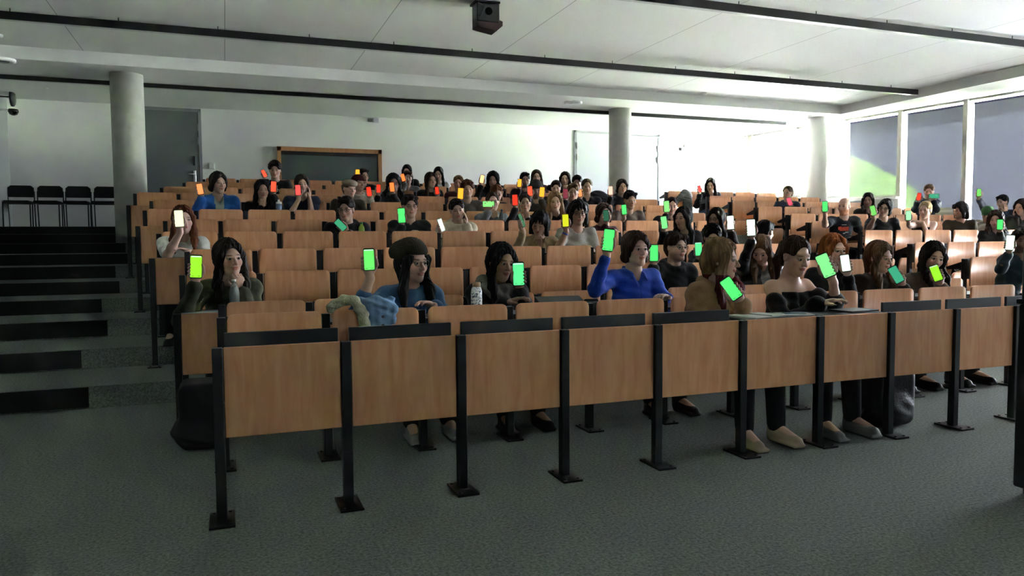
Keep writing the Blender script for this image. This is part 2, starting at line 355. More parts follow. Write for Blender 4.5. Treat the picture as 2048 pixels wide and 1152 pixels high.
m = MB(); m.box(-.05, .09, -.07, 0, -.05, .05, .01); m.build('body', M_wplast, r)
m = MB(); m.box(-.16, -.06, -.05, 0, -.035, .035, .008); m.build('lamp_head', mat('grey_plastic', '#9a9a94', .5), r)
m = MB(); m.box(-.04, .06, -.04, 0, -.06, .06, .005); o = m.build('light_switch', M_wplast, None, (-.2, ROOM, 2.78)); tag(o, 'white light switch on the rear wall right of the dark grey door', 'switch')
for q, (x, z) in enumerate(((10.62, 3.5), (10.75, 3.58))):
    m = MB(); m.box(-.03, .03, -.04, 0, -.035, .035, .008); o = m.build('wall_sensor', M_dark if q == 0 else mat('grey_plastic', '#9a9a94', .5), None, (x, ROOM, z)); tag(o, ['small dark sensor on the bright rear wall right of the double door', 'tiny grey sensor above the dark one on the bright rear wall'][q], 'sensor')
# objects on the left wall near the corner, seen edge-on
r = empty('wall_clock', (-3.61, 15.6, 3.81), 'dark round wall clock seen edge-on in the left rear corner', 'clock')
m = MB(); m.lathe([(.145, .20), (.145, .23), (.12, .25), (.02, .255)], (0, 0, 0), 28, axis=(1, 0, 0)); m.build('case', M_dark, r)
m = MB(); m.cyl((0, 0, .02), (.21, 0, .02), .014, n=8); m.build('arm', M_dark, r)
r = empty('dome_camera', (-3.61, 15.6, 3.56), 'small black dome camera below the clock in the left rear corner', 'camera')
m = MB(); m.lathe([(.075, 0), (.085, -.04), (.06, -.09), (.02, -.11)], (.225, 0, .06), 20); m.build('dome', mat('gloss_black', '#050505', .1), r)
m = MB(); m.cyl((0, 0, .05), (.225, 0, .05), .02, n=8); m.build('arm', M_wplast, r)

# ------------------------------------------------------------------ lectern at the right edge
r = empty('lectern', (3.565, 2.11, 0), 'tall black lectern cut off by the right edge of the photo', 'lectern')
m = MB(); m.box(0, .7, 0, .42, .04, .93, .008); m.build('cabinet', M_dark, r)
m = MB(); m.box(.05, .68, .03, .4, 0, .05); m.build('plinth', M_dark, r)
m = MB(); m.box(.015, .68, .34, .42, .93, 1.33, .01); m.build('monitor', M_dark, r)
m = MB(); m.box(.01, .72, .0, .44, .93, .955, .005); m.build('desktop', M_black, r)
# ------------------------------------------------------------------ people: where they sit (metres) and how they look
PEOPLE = [
 {'p': 5, 'hair': 'longred', 'hc': 'sandy', 'sex': 'f', 'top': 'coat', 'tc': 'camel', 'sk': 1, 'L': 'lap', 'ph': [['R', [2.888, 3.84, 0.952], [-0.44, 0.393, 0.807], [-0.6, -0.798, 0.062], 'G', 1.0]], 'near': 1, 'lab': 'person in a tan coat looking right, long sandy hair dyed red at the ends', 'who': 'the person in the tan coat', 'k': 1, 'h': [3.04, 4.14, 1.125], 'yaw': 41.7, 'id': 'R1a'},
 {'p': 16, 'hair': 'ponytail', 'hc': 'brown', 'sex': 'f', 'top': 'offshoulder', 'tc': 'black', 'sk': 1, 'L': 'desk', 'ph': [['R', [3.678, 3.904, 1.077], [-0.276, 0.3, 0.913], [-0.685, -0.727, 0.032], 'G2', 1.1]], 'near': 1, 'lab': 'person with brown ponytail and bare shoulders in a black off-the-shoulder top', 'who': 'the person with the ponytail', 'k': 1, 'h': [3.644, 4.14, 1.136], 'yaw': 0.6, 'id': 'R1b'},
 {'p': 4, 'hair': 'longdark', 'hat': 'beanie', 'hatc': 'olive', 'hc': 'black', 'sex': 'f', 'top': 'sweater', 'tc': 'denimblue', 'sk': 1, 'R': 'desk', 'ph': [['L', [0.859, 4.834, 1.141], [-0.03, 0.028, 0.999], [-0.175, -0.984, 0.022], 'G2w', 0.95]], 'gl': 1, 'near': 1, 'sc': 1.12, 'lab': 'person in an olive beanie and fuzzy blue sweater with long dark hair', 'who': 'the person in the olive beanie', 'k': 2, 'h': [1.2, 5.07, 1.114], 'yaw': 24.7, 'id': 'R2a'},
 {'p': 10, 'r': 6, 'hair': 'longdark', 'hc': 'black', 'sex': 'f', 'top': 'coat', 'tc': 'black', 'scarf': 1, 'sk': 3, 'L': 'desk', 'ph': [['R', [1.872, 4.81, 1.027], [-0.017, 0.053, 0.998], [-0.362, -0.931, 0.043], 'Gm', 1.1]], 'near': 1, 'lab': 'person in a black coat with a thick grey scarf holding a phone beside the cheek', 'who': 'the person in the grey scarf', 'k': 2, 'h': [1.829, 5.03, 1.105], 'yaw': 12.0, 'id': 'R2b'},
 {'p': 0, 'hair': 'medium', 'hc': 'brown', 'sex': 'm', 'top': 'shirt', 'tc': 'blue', 'sk': 1, 'R': 'desk', 'ph': [['L', [2.586, 4.854, 1.255], [0.107, -0.058, 0.993], [-0.47, -0.883, -0.001], 'G', 1.1]], 'near': 1, 'lab': 'person in a bright blue button-up shirt with chin-length brown hair', 'who': 'the person in the blue shirt', 'k': 2, 'h': [2.949, 5.09, 1.184], 'yaw': 1.9, 'id': 'R2c'},
 {'p': 6, 'hair': 'longloose', 'hc': 'ginger', 'sex': 'f', 'top': 'sweater', 'tc': 'black', 'sk': 0, 'L': 'cheek', 'ph': [['R', [4.707, 4.778, 1.055], [-0.091, 0.13, 0.987], [-0.702, -0.712, 0.029], 'W', 0.95]], 'near': 1, 'lab': 'person with long ginger hair and a black sweater resting a hand on the chin', 'who': 'the person with long ginger hair', 'k': 2, 'h': [4.828, 5.03, 1.157], 'yaw': -3.8, 'id': 'R2d'},
 {'p': 10, 'hair': 'longloose', 'hc': 'lightbrown', 'sex': 'f', 'top': 'sweater', 'tc': 'darkbrown', 'sk': 1, 'L': 'lap', 'ph': [['R', [5.21, 4.738, 0.951], [-0.309, 0.395, 0.865], [-0.739, -0.672, 0.042], 'D', 1.0]], 'near': 1, 'lab': 'person in profile with very long straight light brown hair and dark brown top', 'who': 'the person with light brown hair', 'k': 2, 'h': [5.298, 4.99, 1.091], 'yaw': 8.3, 'id': 'R2e'},
 {'p': 12, 'r': 10, 'hair': 'longloose', 'hc': 'darkbrown', 'sex': 'f', 'top': 'sweater', 'tc': 'brown', 'sk': 1, 'L': 'chin', 'ph': [['R', [5.642, 4.722, 0.955], [-0.191, 0.286, 0.939], [-0.766, -0.641, 0.04], 'YG', 0.95]], 'near': 1, 'lab': 'person leaning chin on hand, wavy dark brown hair and brown ribbed top', 'who': 'the person leaning on one hand in brown', 'k': 2, 'h': [5.92, 4.99, 1.082], 'yaw': -23.9, 'id': 'R2f'},
 {'p': 2, 'r': -4, 'hair': 'longloose', 'hc': 'darkbrown', 'sex': 'f', 'top': 'sweater', 'tc': 'olivecamo', 'sk': 1, 'R': 'chin', 'ph': [['L', [-0.182, 5.46, 1.098], [0.051, 0.029, 0.998], [0.033, -0.999, 0.028], 'YG', 1.05]], 'near': 1, 'lab': 'person with dark brown hair and mottled olive top resting chin on fist', 'who': 'the person in mottled olive', 'k': 3, 'h': [0.027, 5.68, 1.148], 'yaw': 23.7, 'id': 'R3a'},
 {'p': 2, 'hair': 'short', 'hc': 'brown', 'sex': 'm', 'top': 'hoodie', 'tc': 'black', 'sk': 1, 'beard': 1, 'gl': 1, 'R': 'desk', 'ph': [['L', [3.485, 5.708, 1.14], [0.009, 0.014, 1.0], [-0.521, -0.853, 0.016], 'G', 1.0]], 'near': 1, 'lab': 'person in black jacket with glasses, short brown hair and stubble', 'who': 'the person with glasses in a black jacket', 'k': 3, 'h': [3.876, 5.96, 1.187], 'yaw': 7.0, 'id': 'R3b'},
 {'p': 35, 'hair': 'longloose', 'hc': 'lightbrown', 'sex': 'f', 'top': 'coat', 'tc': 'blackleather', 'sk': 1, 'R': 'desk', 'ph': [['L', [4.458, 5.648, 1.359], [-0.05, 0.021, 0.999], [-0.62, -0.785, -0.015], 'W', 1.05]], 'near': 1, 'lab': 'person in black leather jacket, brown hair falling over a bowed face', 'who': 'the person in the black leather jacket', 'k': 3, 'h': [4.776, 5.9, 1.15], 'yaw': -49.0, 'id': 'R3c'},
 {'p': 0, 'hair': 'curly', 'hc': 'black', 'sex': 'm', 'top': 'coat', 'tc': 'darkteal', 'sk': 3, 'R': 'desk', 'beard': 1, 'ph': [['L', [7.758, 5.614, 1.199], [0.045, -0.053, 0.998], [-0.81, -0.586, 0.005], 'W', 1.1]], 'lab': 'person in dark teal jacket at the right edge, face half hidden', 'who': 'the person in the teal jacket', 'k': 3, 'h': [8.273, 5.85, 1.212], 'yaw': -44.7, 'id': 'R3d'},
 {'p': 20, 'hair': 'curly', 'hc': 'black', 'sex': 'm', 'top': 'sweater', 'tc': 'black', 'sk': 2, 'R': 'desk', 'ph': [['L', [4.481, 6.49, 1.159], [-0.051, 0.049, 0.997], [-0.568, -0.823, 0.012], 'Gm', 0.95]], 'lab': 'person with curly dark hair mostly hidden behind the person in the tan coat', 'who': 'someone hidden behind the tan coat', 'k': 4, 'h': [4.885, 6.83, 1.281], 'yaw': -25.6, 'id': 'R4a'},
 {'p': 10, 'hair': 'short', 'hc': 'black', 'sex': 'm', 'top': 'sweater', 'tc': 'black', 'sk': 2, 'R': 'desk', 'L': 'lap', 'lab': 'person with round black hair seen from behind, above the brown-haired head', 'who': '', 'k': 4, 'h': [5.627, 6.88, 1.333], 'yaw': 110.7, 'ph': [], 'id': 'R4b'},
 {'p': 0, 'hair': 'longloose', 'hc': 'auburn', 'sex': 'f', 'top': 'tee', 'tc': 'white', 'sk': 0, 'R': 'desk', 'ph': [['L', [-0.373, 7.38, 1.476], [-0.051, -0.033, 0.998], [0.05, -0.998, -0.031], 'Wy', 1.05]], 'sc': 1.08, 'lab': 'person in white t-shirt with long auburn hair behind a raised phone', 'who': 'the person in the white t-shirt', 'k': 5, 'h': [-0.358, 7.76, 1.473], 'yaw': 16.6, 'id': 'R5a'},
 {'p': 22, 'r': 8, 'hair': 'bob', 'hc': 'black', 'sex': 'f', 'top': 'shirt', 'tc': 'beige', 'sk': 2, 'R': 'chin', 'ph': [['L', [2.933, 7.44, 1.469], [-0.358, 0.114, 0.927], [0.586, -0.745, 0.318], 'De', 1.0]], 'sc': 1.1, 'lab': 'person in beige corduroy shirt with short black hair looking down', 'who': 'the person in the beige shirt', 'k': 5, 'h': [3.231, 7.66, 1.443], 'yaw': -36.9, 'id': 'R5b'},
 {'p': 6, 'hair': 'bob', 'hc': 'black', 'sex': 'f', 'top': 'tee', 'tc': 'lightgrey', 'sk': 2, 'gl': 1, 'R': 'desk', 'ph': [['L', [3.466, 7.49, 1.472], [-0.059, -0.002, 0.998], [-0.42, -0.907, -0.027], 'Y', 0.95]], 'sc': 1.18, 'lab': 'person in light grey t-shirt with black bob hair and thin glasses', 'who': 'the person in the light grey t-shirt', 'k': 5, 'h': [3.722, 7.71, 1.562], 'yaw': -11.8, 'id': 'R5c'},
 {'p': 6, 'hair': 'longdark', 'hc': 'black', 'sex': 'f', 'top': 'sweater', 'tc': 'black', 'sk': 2, 'R': 'lap', 'ph': [['L', [4.724, 7.524, 1.453], [-0.13, 0.055, 0.99], [-0.213, -0.977, 0.026], 'G2', 1.0]], 'sc': 1.1, 'lab': 'person in profile with very long straight black hair, black top', 'who': 'the person with very long black hair', 'k': 5, 'h': [5.135, 7.76, 1.514], 'yaw': -68.5, 'id': 'R5d'},
 {'p': 8, 'hair': 'longloose', 'hc': 'darkbrown', 'sex': 'f', 'top': 'sweater', 'tc': 'darkbrown', 'sk': 1, 'gl': 1, 'L': 'lap', 'ph': [['R', [5.641, 7.524, 1.455], [-0.069, 0.024, 0.997], [-0.6, -0.8, -0.022], 'W', 1.15]], 'lab': 'person with glasses and dark brown hair in a tortoise-brown top, facing left', 'who': 'the person with glasses facing left', 'k': 5, 'h': [5.606, 7.76, 1.509], 'yaw': -65.8, 'id': 'R5e'},
 {'p': 4, 'hair': 'curlylong', 'hc': 'brown', 'sex': 'f', 'top': 'sweater', 'tc': 'black', 'sk': 1, 'L': 'lap', 'ph': [['R', [10.218, 7.548, 1.436], [-0.012, -0.009, 1.0], [-0.804, -0.594, -0.015], 'G', 1.0]], 'lab': 'person with curly brown shoulder-length hair behind a green phone, black top', 'who': 'the curly brown-haired person', 'k': 5, 'h': [10.464, 7.8, 1.507], 'yaw': -59.3, 'id': 'R5f'},
 {'p': 10, 'hair': 'short', 'hc': 'darkbrown', 'sex': 'm', 'top': 'hoodie', 'tc': 'black', 'sk': 1, 'gl': 1, 'R': 'desk', 'ph': [['L', [1.182, 8.35, 1.441], [-0.702, 0.083, 0.707], [-0.14, -0.99, -0.023], 'D2', 0.95]], 'sc': 1.15, 'lab': 'person with glasses in black hoodie, head slightly bowed, juice bottle in front', 'who': 'the person in the black hoodie', 'k': 6, 'h': [1.295, 8.69, 1.629], 'yaw': -24.5, 'id': 'R6a'},
 {'p': 2, 'hair': 'short', 'hc': 'darkbrown', 'sex': 'm', 'top': 'sweater', 'tc': 'black', 'sk': 1, 'gl': 1, 'R': 'desk', 'ph': [['L', [1.872, 8.43, 1.55], [-0.059, -0.022, 0.998], [-0.217, -0.976, -0.035], 'G', 1.15]], 'sc': 1.15, 'lab': 'person with glasses in plain black sweater holding phone before the chin', 'who': 'the person in the plain black sweater', 'k': 6, 'h': [2.041, 8.73, 1.666], 'yaw': 0.8, 'id': 'R6b'},
 {'p': 8, 'r': -8, 'hair': 'short', 'hc': 'darkbrown', 'sex': 'm', 'top': 'hoodie', 'tc': 'cream', 'sk': 1, 'R': 'cheek', 'ph': [['L', [2.322, 8.402, 1.443], [-0.303, 0.062, 0.951], [0.459, -0.865, 0.203], 'W', 1.0]], 'sc': 1.05, 'lab': 'person in a cream hoodie smiling with cheek on hand', 'who': 'the person in the cream hoodie', 'k': 6, 'h': [2.595, 8.67, 1.627], 'yaw': -8.7, 'id': 'R6c'},
 {'p': 2, 'hair': 'medium', 'hc': 'brown', 'sex': 'f', 'top': 'shirt', 'tc': 'maroon', 'sk': 0, 'gl': 1, 'R': 'desk', 'ph': [['L', [4.414, 8.35, 1.56], [-0.077, 0.004, 0.997], [-0.467, -0.884, -0.033], 'D3', 0.95]], 'sc': 1.15, 'lab': 'person in maroon shirt, face partly behind a dim phone', 'who': 'the person in the maroon shirt', 'k': 6, 'h': [4.585, 8.73, 1.593], 'yaw': -1.7, 'id': 'R6d'},
 {'p': 6, 'hair': 'bald', 'hc': 'ginger', 'sex': 'm', 'top': 'tee', 'tc': 'navyprint', 'sk': 1, 'beard': 1, 'R': 'lapout', 'ph': [['L', [7.952, 8.47, 1.709], [-0.052, -0.005, 0.999], [-0.684, -0.728, -0.039], 'G', 1.0]], 'sc': 1.05, 'lab': 'bald person with ginger beard in a navy t-shirt with orange print', 'who': 'the bald person', 'k': 6, 'h': [8.512, 8.69, 1.732], 'yaw': -66.4, 'id': 'R6e'},
 {'p': 6, 'r': 16, 'hair': 'medium', 'hc': 'black', 'sex': 'm', 'top': 'tee', 'tc': 'black', 'sk': 2, 'gl': 1, 'R': 'lap', 'ph': [['L', [8.865, 8.494, 1.661], [-0.191, 0.152, 0.97], [-0.451, -0.891, 0.051], 'G3', 1.0]], 'sc': 1.1, 'lab': 'person with glasses, black tousled hair and black t-shirt, head tilted', 'who': 'the person with tousled black hair', 'k': 6, 'h': [9.347, 8.73, 1.711], 'yaw': -61.0, 'id': 'R6f'},
 {'p': 6, 'hair': 'updo', 'hc': 'blond', 'sex': 'f', 'top': 'tank', 'tc': 'black', 'sk': 0, 'R': 'shoulder', 'ph': [['L', [9.541, 8.478, 1.591], [-0.043, 0.008, 0.999], [-0.747, -0.664, -0.027], 'Gw', 0.95]], 'sc': 1.1, 'lab': 'person with pinned-back blond hair in black strappy top', 'who': 'the person in the black strappy top', 'k': 6, 'h': [10.163, 8.73, 1.688], 'yaw': -69.3, 'id': 'R6g'},
 {'p': 6, 'hair': 'bob', 'hc': 'black', 'sex': 'm', 'top': 'sweater', 'tc': 'olive', 'sk': 2, 'L': 'lap', 'R': 'lap', 'sc': 1.05, 'lab': 'person in olive sweater with black bowl-cut hair, looking left', 'who': '', 'k': 6, 'h': [10.911, 8.73, 1.685], 'yaw': -101.3, 'ph': [], 'id': 'R6h'},
 {'p': 0, 'hair': 'updo', 'hc': 'darkbrown', 'sex': 'f', 'top': 'sweater', 'tc': 'black', 'sk': 2, 'R': 'chin', 'ph': [['L', [3.609, 9.384, 1.796], [-0.068, -0.032, 0.997], [-0.358, -0.932, -0.054], 'R', 1.0]], 'sc': 1.05, 'lab': 'person with dark hair tied back and black top, chin on fist', 'who': 'the person with tied-back dark hair', 'k': 7, 'h': [3.845, 9.62, 1.764], 'yaw': -17.8, 'id': 'R7a'},
 {'p': 4, 'hair': 'longloose', 'hc': 'sandy', 'sex': 'm', 'top': 'sweater', 'tc': 'redblack', 'sk': 1, 'L': 'lap', 'R': 'desk', 'ph': [], 'sc': 1.2, 'lab': 'person with long sandy hair in a black top with wide red band', 'who': '', 'k': 7, 'h': [4.31, 9.66, 1.792], 'yaw': -18.0, 'id': 'R7b'},
 {'p': 2, 'hair': 'updo', 'hc': 'brown', 'sex': 'f', 'top': 'hoodie', 'tc': 'grey', 'sk': 1, 'R': 'chin', 'ph': [['L', [3.21, 9.304, 1.735], [0.945, -0.326, 0.0], [-0.326, -0.944, -0.049], 'G4', 1.05]], 'sc': 1.1, 'lab': 'person in a grey hoodie behind a sideways green phone', 'who': 'the person in the grey hoodie', 'k': 7, 'h': [3.376, 9.62, 1.779], 'yaw': -9.3, 'id': 'R7c'},
 {'p': 10, 'hair': 'short', 'hc': 'black', 'sex': 'm', 'top': 'tee', 'tc': 'taupe', 'sk': 2, 'R': 'desk', 'ph': [['L', [5.23, 9.36, 1.682], [-0.096, 0.007, 0.995], [-0.246, -0.969, -0.016], 'G', 0.95]], 'sc': 1.1, 'lab': 'smiling person in a taupe t-shirt with short black hair', 'who': 'the person in the taupe t-shirt', 'k': 7, 'h': [5.495, 9.66, 1.834], 'yaw': -5.6, 'id': 'R7d'},
 {'p': 12, 'r': 6, 'hair': 'buzz', 'hc': 'darkbrown', 'sex': 'm', 'top': 'sweater', 'tc': 'black', 'sk': 1, 'R': 'desk', 'ph': [['L', [5.869, 9.284, 1.727], [-0.067, -0.009, 0.998], [-0.298, -0.954, -0.028], 'G4', 1.1]], 'sc': 1.05, 'lab': 'smiling person with buzz cut in black sweater leaning forward', 'who': 'the person with the buzz cut', 'k': 7, 'h': [6.103, 9.52, 1.747], 'yaw': -22.7, 'id': 'R7e'},
 {'p': 20, 'hair': 'short', 'hc': 'brown', 'hat': 'cap', 'hatc': 'green', 'sex': 'm', 'top': 'coat', 'tc': 'fleece', 'sk': 1, 'L': 'lap', 'R': 'lap', 'lab': 'person in a green cap and grey-brown fleece', 'who': '', 'k': 6, 'h': [11.472, 8.69, 1.632], 'yaw': -62.9, 'ph': [], 'id': 'R7f'},
 {'p': 10, 'hair': 'longloose', 'hc': 'darkbrown', 'sex': 'f', 'top': 'coat', 'tc': 'black', 'sk': 1, 'L': 'cheek', 'R': 'lap', 'lab': 'person with dark brown hair and black jacket beside the green cap, hand at face', 'who': '', 'k': 6, 'h': [12.238, 8.69, 1.751], 'yaw': -84.6, 'ph': [], 'id': 'R7g'},
 {'p': 4, 'hair': 'medium', 'hc': 'darkbrown', 'sex': 'm', 'top': 'coat', 'tc': 'brightblue', 'sk': 1, 'R': 'desk', 'ph': [['L', [-0.269, 10.354, 1.938], [-0.172, -0.07, 0.983], [0.026, -0.997, -0.066], 'O', 0.95]], 'sc': 1.2, 'lab': 'person in a bright blue open jacket with dark brown hair', 'who': 'the person in the bright blue jacket', 'k': 8, 'h': [-0.05, 10.59, 2.035], 'yaw': 24.3, 'id': 'R8a'},
 {'p': 4, 'hair': 'longdark', 'hc': 'black', 'sex': 'f', 'top': 'sweater', 'tc': 'black', 'sk': 2, 'L': 'chin', 'ph': [['R', [0.614, 10.298, 1.981], [0.065, -0.075, 0.995], [-0.059, -0.996, -0.071], 'R2', 0.95]], 'sc': 1.1, 'lab': 'person with long black hair in black, cup-like fist at the mouth', 'who': 'the person in black, fist at mouth', 'k': 8, 'h': [0.483, 10.55, 1.951], 'yaw': 9.4, 'id': 'R8b'},
 {'p': 2, 'hair': 'medium', 'hc': 'darkbrown', 'sex': 'm', 'top': 'tee', 'tc': 'navy', 'sk': 1, 'R': 'cheek', 'ph': [['L', [0.918, 10.282, 1.94], [-0.058, -0.062, 0.996], [-0.089, -0.994, -0.067], 'R3', 0.95]], 'sc': 1.05, 'lab': 'person in a navy t-shirt covering the mouth with one hand', 'who': 'the person in the navy t-shirt', 'k': 8, 'h': [0.995, 10.55, 2.033], 'yaw': 2.6, 'id': 'R8c'},
 {'p': 8, 'hair': 'short', 'hc': 'greybrown', 'hat': 'flatcap', 'hatc': 'tweed', 'sex': 'm', 'top': 'sweater', 'tc': 'darkolive', 'sk': 1, 'L': 'lap', 'R': 'desk', 'sc': 1.05, 'lab': 'person in a pale tweed flat cap and dark olive sweater', 'who': '', 'k': 8, 'h': [1.625, 10.55, 1.991], 'yaw': 21.2, 'ph': [], 'id': 'R8d'},
 {'p': 2, 'hair': 'curly', 'hc': 'auburndark', 'sex': 'm', 'top': 'sweater', 'tc': 'greybrown', 'sk': 1, 'R': 'desk', 'ph': [['L', [3.149, 10.338, 1.933], [0.048, -0.08, 0.996], [-0.291, -0.955, -0.063], 'Y2', 1.1]], 'sc': 1.05, 'lab': 'person with curly auburn hair in a grey-brown sweater', 'who': 'the person with curly auburn hair', 'k': 8, 'h': [3.332, 10.59, 2.009], 'yaw': -7.5, 'id': 'R8e'},
 {'p': 4, 'hair': 'short', 'hc': 'black', 'hat': 'beanie', 'hatc': 'black', 'sex': 'm', 'top': 'sweater', 'tc': 'charcoal', 'sk': 2, 'beard': 1, 'ph': [['L', [4.193, 10.29, 1.982], [-0.089, -0.034, 0.995], [-0.377, -0.924, -0.066], 'R2', 1.0], ['R', [4.383, 10.29, 1.971], [0.071, -0.1, 0.992], [-0.391, -0.918, -0.064], 'Y2', 1.0]], 'sc': 1.1, 'lab': 'bearded person in a black beanie holding up two phones', 'who': 'the bearded person in the black beanie', 'k': 8, 'h': [4.413, 10.59, 2.02], 'yaw': -16.6, 'id': 'R8f'},
 {'p': 10, 'hair': 'short', 'hc': 'lightbrown', 'sex': 'm', 'top': 'coat', 'tc': 'navy', 'sk': 1, 'ph': [['L', [11.832, 10.298, 2.009], [0.055, -0.136, 0.989], [-0.753, -0.656, -0.048], 'R', 0.9], ['R', [12.145, 10.25, 2.02], [0.645, -0.764, 0.0], [-0.763, -0.644, -0.048], 'D', 1.15]], 'sc': 1.05, 'lab': 'person with light brown hair holding a red phone and a sideways phone', 'who': 'the person with two phones', 'k': 8, 'h': [12.37, 10.55, 2.125], 'yaw': -53.5, 'id': 'R8g'},
 {'p': 8, 'hair': 'short', 'hc': 'black', 'sex': 'm', 'top': 'sweater', 'tc': 'navy', 'sk': 1, 'R': 'cheek', 'ph': [['L', [12.343, 9.52, 2.041], [-0.04, -0.031, 0.999], [-0.791, -0.61, -0.051], 'G3', 0.9]], 'sc': 1.0, 'lab': 'person in navy raising one arm high, short black hair, by the windows', 'who': 'the person with one arm raised high', 'k': 7, 'h': [13.109, 9.66, 1.892], 'yaw': -83.6, 'id': 'R8h'},
 {'p': 4, 'hair': 'longloose', 'hc': 'darkbrown', 'sex': 'f', 'top': 'coat', 'tc': 'darkbrown', 'sk': 1, 'L': 'lap', 'R': 'desk', 'sc': 1.1, 'lab': 'person with long dark hair and dark jacket in front of the window mullion', 'who': '', 'k': 8, 'h': [10.888, 10.55, 1.939], 'yaw': -49.9, 'ph': [], 'id': 'R8i'},
 {'p': 2, 'hair': 'short', 'hc': 'brown', 'hat': 'capback', 'hatc': 'maroon', 'sex': 'm', 'top': 'hoodie', 'tc': 'offwhite', 'sk': 1, 'L': 'lap', 'ph': [['R', [2.012, 11.22, 1.999], [-0.148, -0.039, 0.988], [-0.176, -0.982, -0.066], 'R', 0.95]], 'sc': 1.05, 'lab': 'person in a maroon cap and off-white hooded top', 'who': 'the person in the maroon cap', 'k': 9, 'h': [1.91, 11.52, 2.143], 'yaw': 26.6, 'id': 'R9a'},
 {'p': 4, 'hair': 'curlylong', 'hc': 'black', 'sex': 'm', 'top': 'sweater', 'tc': 'black', 'sk': 1, 'gl': 1, 'R': 'lap', 'ph': [['L', [2.159, 11.252, 2.047], [0.021, -0.075, 0.997], [-0.188, -0.98, -0.069], 'R', 0.85], ['R', [2.355, 11.22, 2.071], [-0.117, -0.048, 0.992], [-0.205, -0.976, -0.071], 'O2', 0.95]], 'sc': 1.15, 'lab': 'person with glasses and long curly black hair holding two red phones', 'who': 'the person with long curly black hair', 'k': 9, 'h': [2.442, 11.52, 2.146], 'yaw': -2.0, 'id': 'R9b'},
 {'p': 6, 'hair': 'bob', 'hc': 'gingerdark', 'sex': 'f', 'top': 'sweater', 'tc': 'black', 'sk': 1, 'L': 'lap', 'R': 'lap', 'sc': 1.0, 'lab': 'person with ginger-brown bob in front of the person with curly black hair', 'who': '', 'k': 9, 'h': [4.107, 11.48, 2.025], 'yaw': 10.3, 'ph': [], 'id': 'R9c'},
 {'p': 6, 'hair': 'short', 'hc': 'lightbrown', 'sex': 'm', 'top': 'coat', 'tc': 'black', 'sk': 1, 'R': 'lap', 'ph': [['L', [4.8, 10.37, 1.96], [-0.058, -0.042, 0.997], [-0.419, -0.906, -0.062], 'RD', 1.0]], 'sc': 1.1, 'lab': 'person with a light brown fringe and black coat beside a dim red phone', 'who': 'the person with the light brown fringe', 'k': 8, 'h': [5.028, 10.59, 2.0], 'yaw': -25.4, 'id': 'R9d'},
 {'p': 4, 'hair': 'updo', 'hc': 'greybrown', 'sex': 'm', 'top': 'coat', 'tc': 'black', 'sk': 1, 'R': 'desk', 'ph': [['L', [5.454, 11.22, 2.03], [-0.074, -0.033, 0.997], [-0.436, -0.898, -0.062], 'O', 0.8]], 'sc': 1.15, 'lab': 'person with brown hair tied back and dark open coat', 'who': 'the person with tied-back brown hair', 'k': 9, 'h': [5.73, 11.52, 2.154], 'yaw': -18.4, 'id': 'R9e'},
 {'p': 2, 'hair': 'medium', 'hc': 'darkbrown', 'sex': 'm', 'top': 'hoodie', 'tc': 'blackprint', 'sk': 1, 'R': 'desk', 'ph': [['L', [6.057, 11.3, 2.086], [-0.046, -0.049, 0.998], [-0.471, -0.879, -0.065], 'RW', 1.0]], 'sc': 1.05, 'lab': 'person in a black hoodie with white print before the concrete column', 'who': 'the person in front of the column', 'k': 9, 'h': [6.397, 11.52, 2.166], 'yaw': -15.0, 'id': 'R9f'},
 {'p': 4, 'hair': 'updo', 'hc': 'greybrown', 'sex': 'f', 'top': 'coat', 'tc': 'navy', 'sk': 1, 'L': 'lap', 'ph': [['R', [9.7, 11.212, 1.941], [-0.287, 0.191, 0.939], [-0.654, -0.755, -0.047], 'P', 1.0]], 'sc': 1.15, 'lab': 'person in a navy jacket alone in the right-hand seats, pink phone in hand', 'who': 'the person in the navy jacket', 'k': 9, 'h': [9.882, 11.48, 2.115], 'yaw': -60.7, 'id': 'R9g'},
 {'p': 10, 'hair': 'short', 'hc': 'brown', 'sex': 'm', 'top': 'sweater', 'tc': 'darkbrown', 'sk': 1, 'L': 'lap', 'R': 'lap', 'sc': 0.95, 'lab': 'person with brown hair mostly hidden behind the sandy long hair', 'who': '', 'k': 9, 'h': [5.141, 11.48, 2.124], 'yaw': -24.1, 'ph': [], 'id': 'R9h'},
 {'p': 4, 'hair': 'short', 'hc': 'brown', 'sex': 'm', 'top': 'coat', 'tc': 'patchgrey', 'sk': 1, 'R': 'desk', 'ph': [['L', [2.96, 13.16, 2.382], [-0.287, -0.018, 0.958], [-0.219, -0.972, -0.084], 'O2', 0.9]], 'sc': 1.0, 'lab': 'person in a grey patterned jacket with brown hair, orange phone at the brow', 'who': 'the person in the grey patterned jacket', 'k': 11, 'h': [3.091, 13.38, 2.394], 'yaw': -7.0, 'id': 'R10a'},
 {'p': 4, 'hair': 'longloose', 'hc': 'brown', 'sex': 'f', 'top': 'sweater', 'tc': 'black', 'sk': 1, 'L': 'lap', 'ph': [['R', [3.297, 12.15, 2.095], [-0.118, -0.037, 0.992], [-0.261, -0.963, -0.067], 'R', 0.85]], 'sc': 1.1, 'lab': 'person with long straight brown hair in black, red phone in front', 'who': 'the person with long straight brown hair', 'k': 10, 'h': [3.277, 12.45, 2.282], 'yaw': 11.3, 'id': 'R10b'},
 {'p': 6, 'hair': 'curlylong', 'hc': 'black', 'sex': 'f', 'top': 'sweater', 'tc': 'black', 'sk': 1, 'R': 'desk', 'ph': [['L', [4.108, 12.23, 2.308], [0.139, -0.132, 0.982], [-0.317, -0.945, -0.082], 'OW', 0.95]], 'sc': 1.1, 'lab': 'person with curly black hair in black raising a bright orange phone', 'who': 'the person with curly black hair', 'k': 10, 'h': [4.382, 12.45, 2.314], 'yaw': -25.4, 'id': 'R10c'},
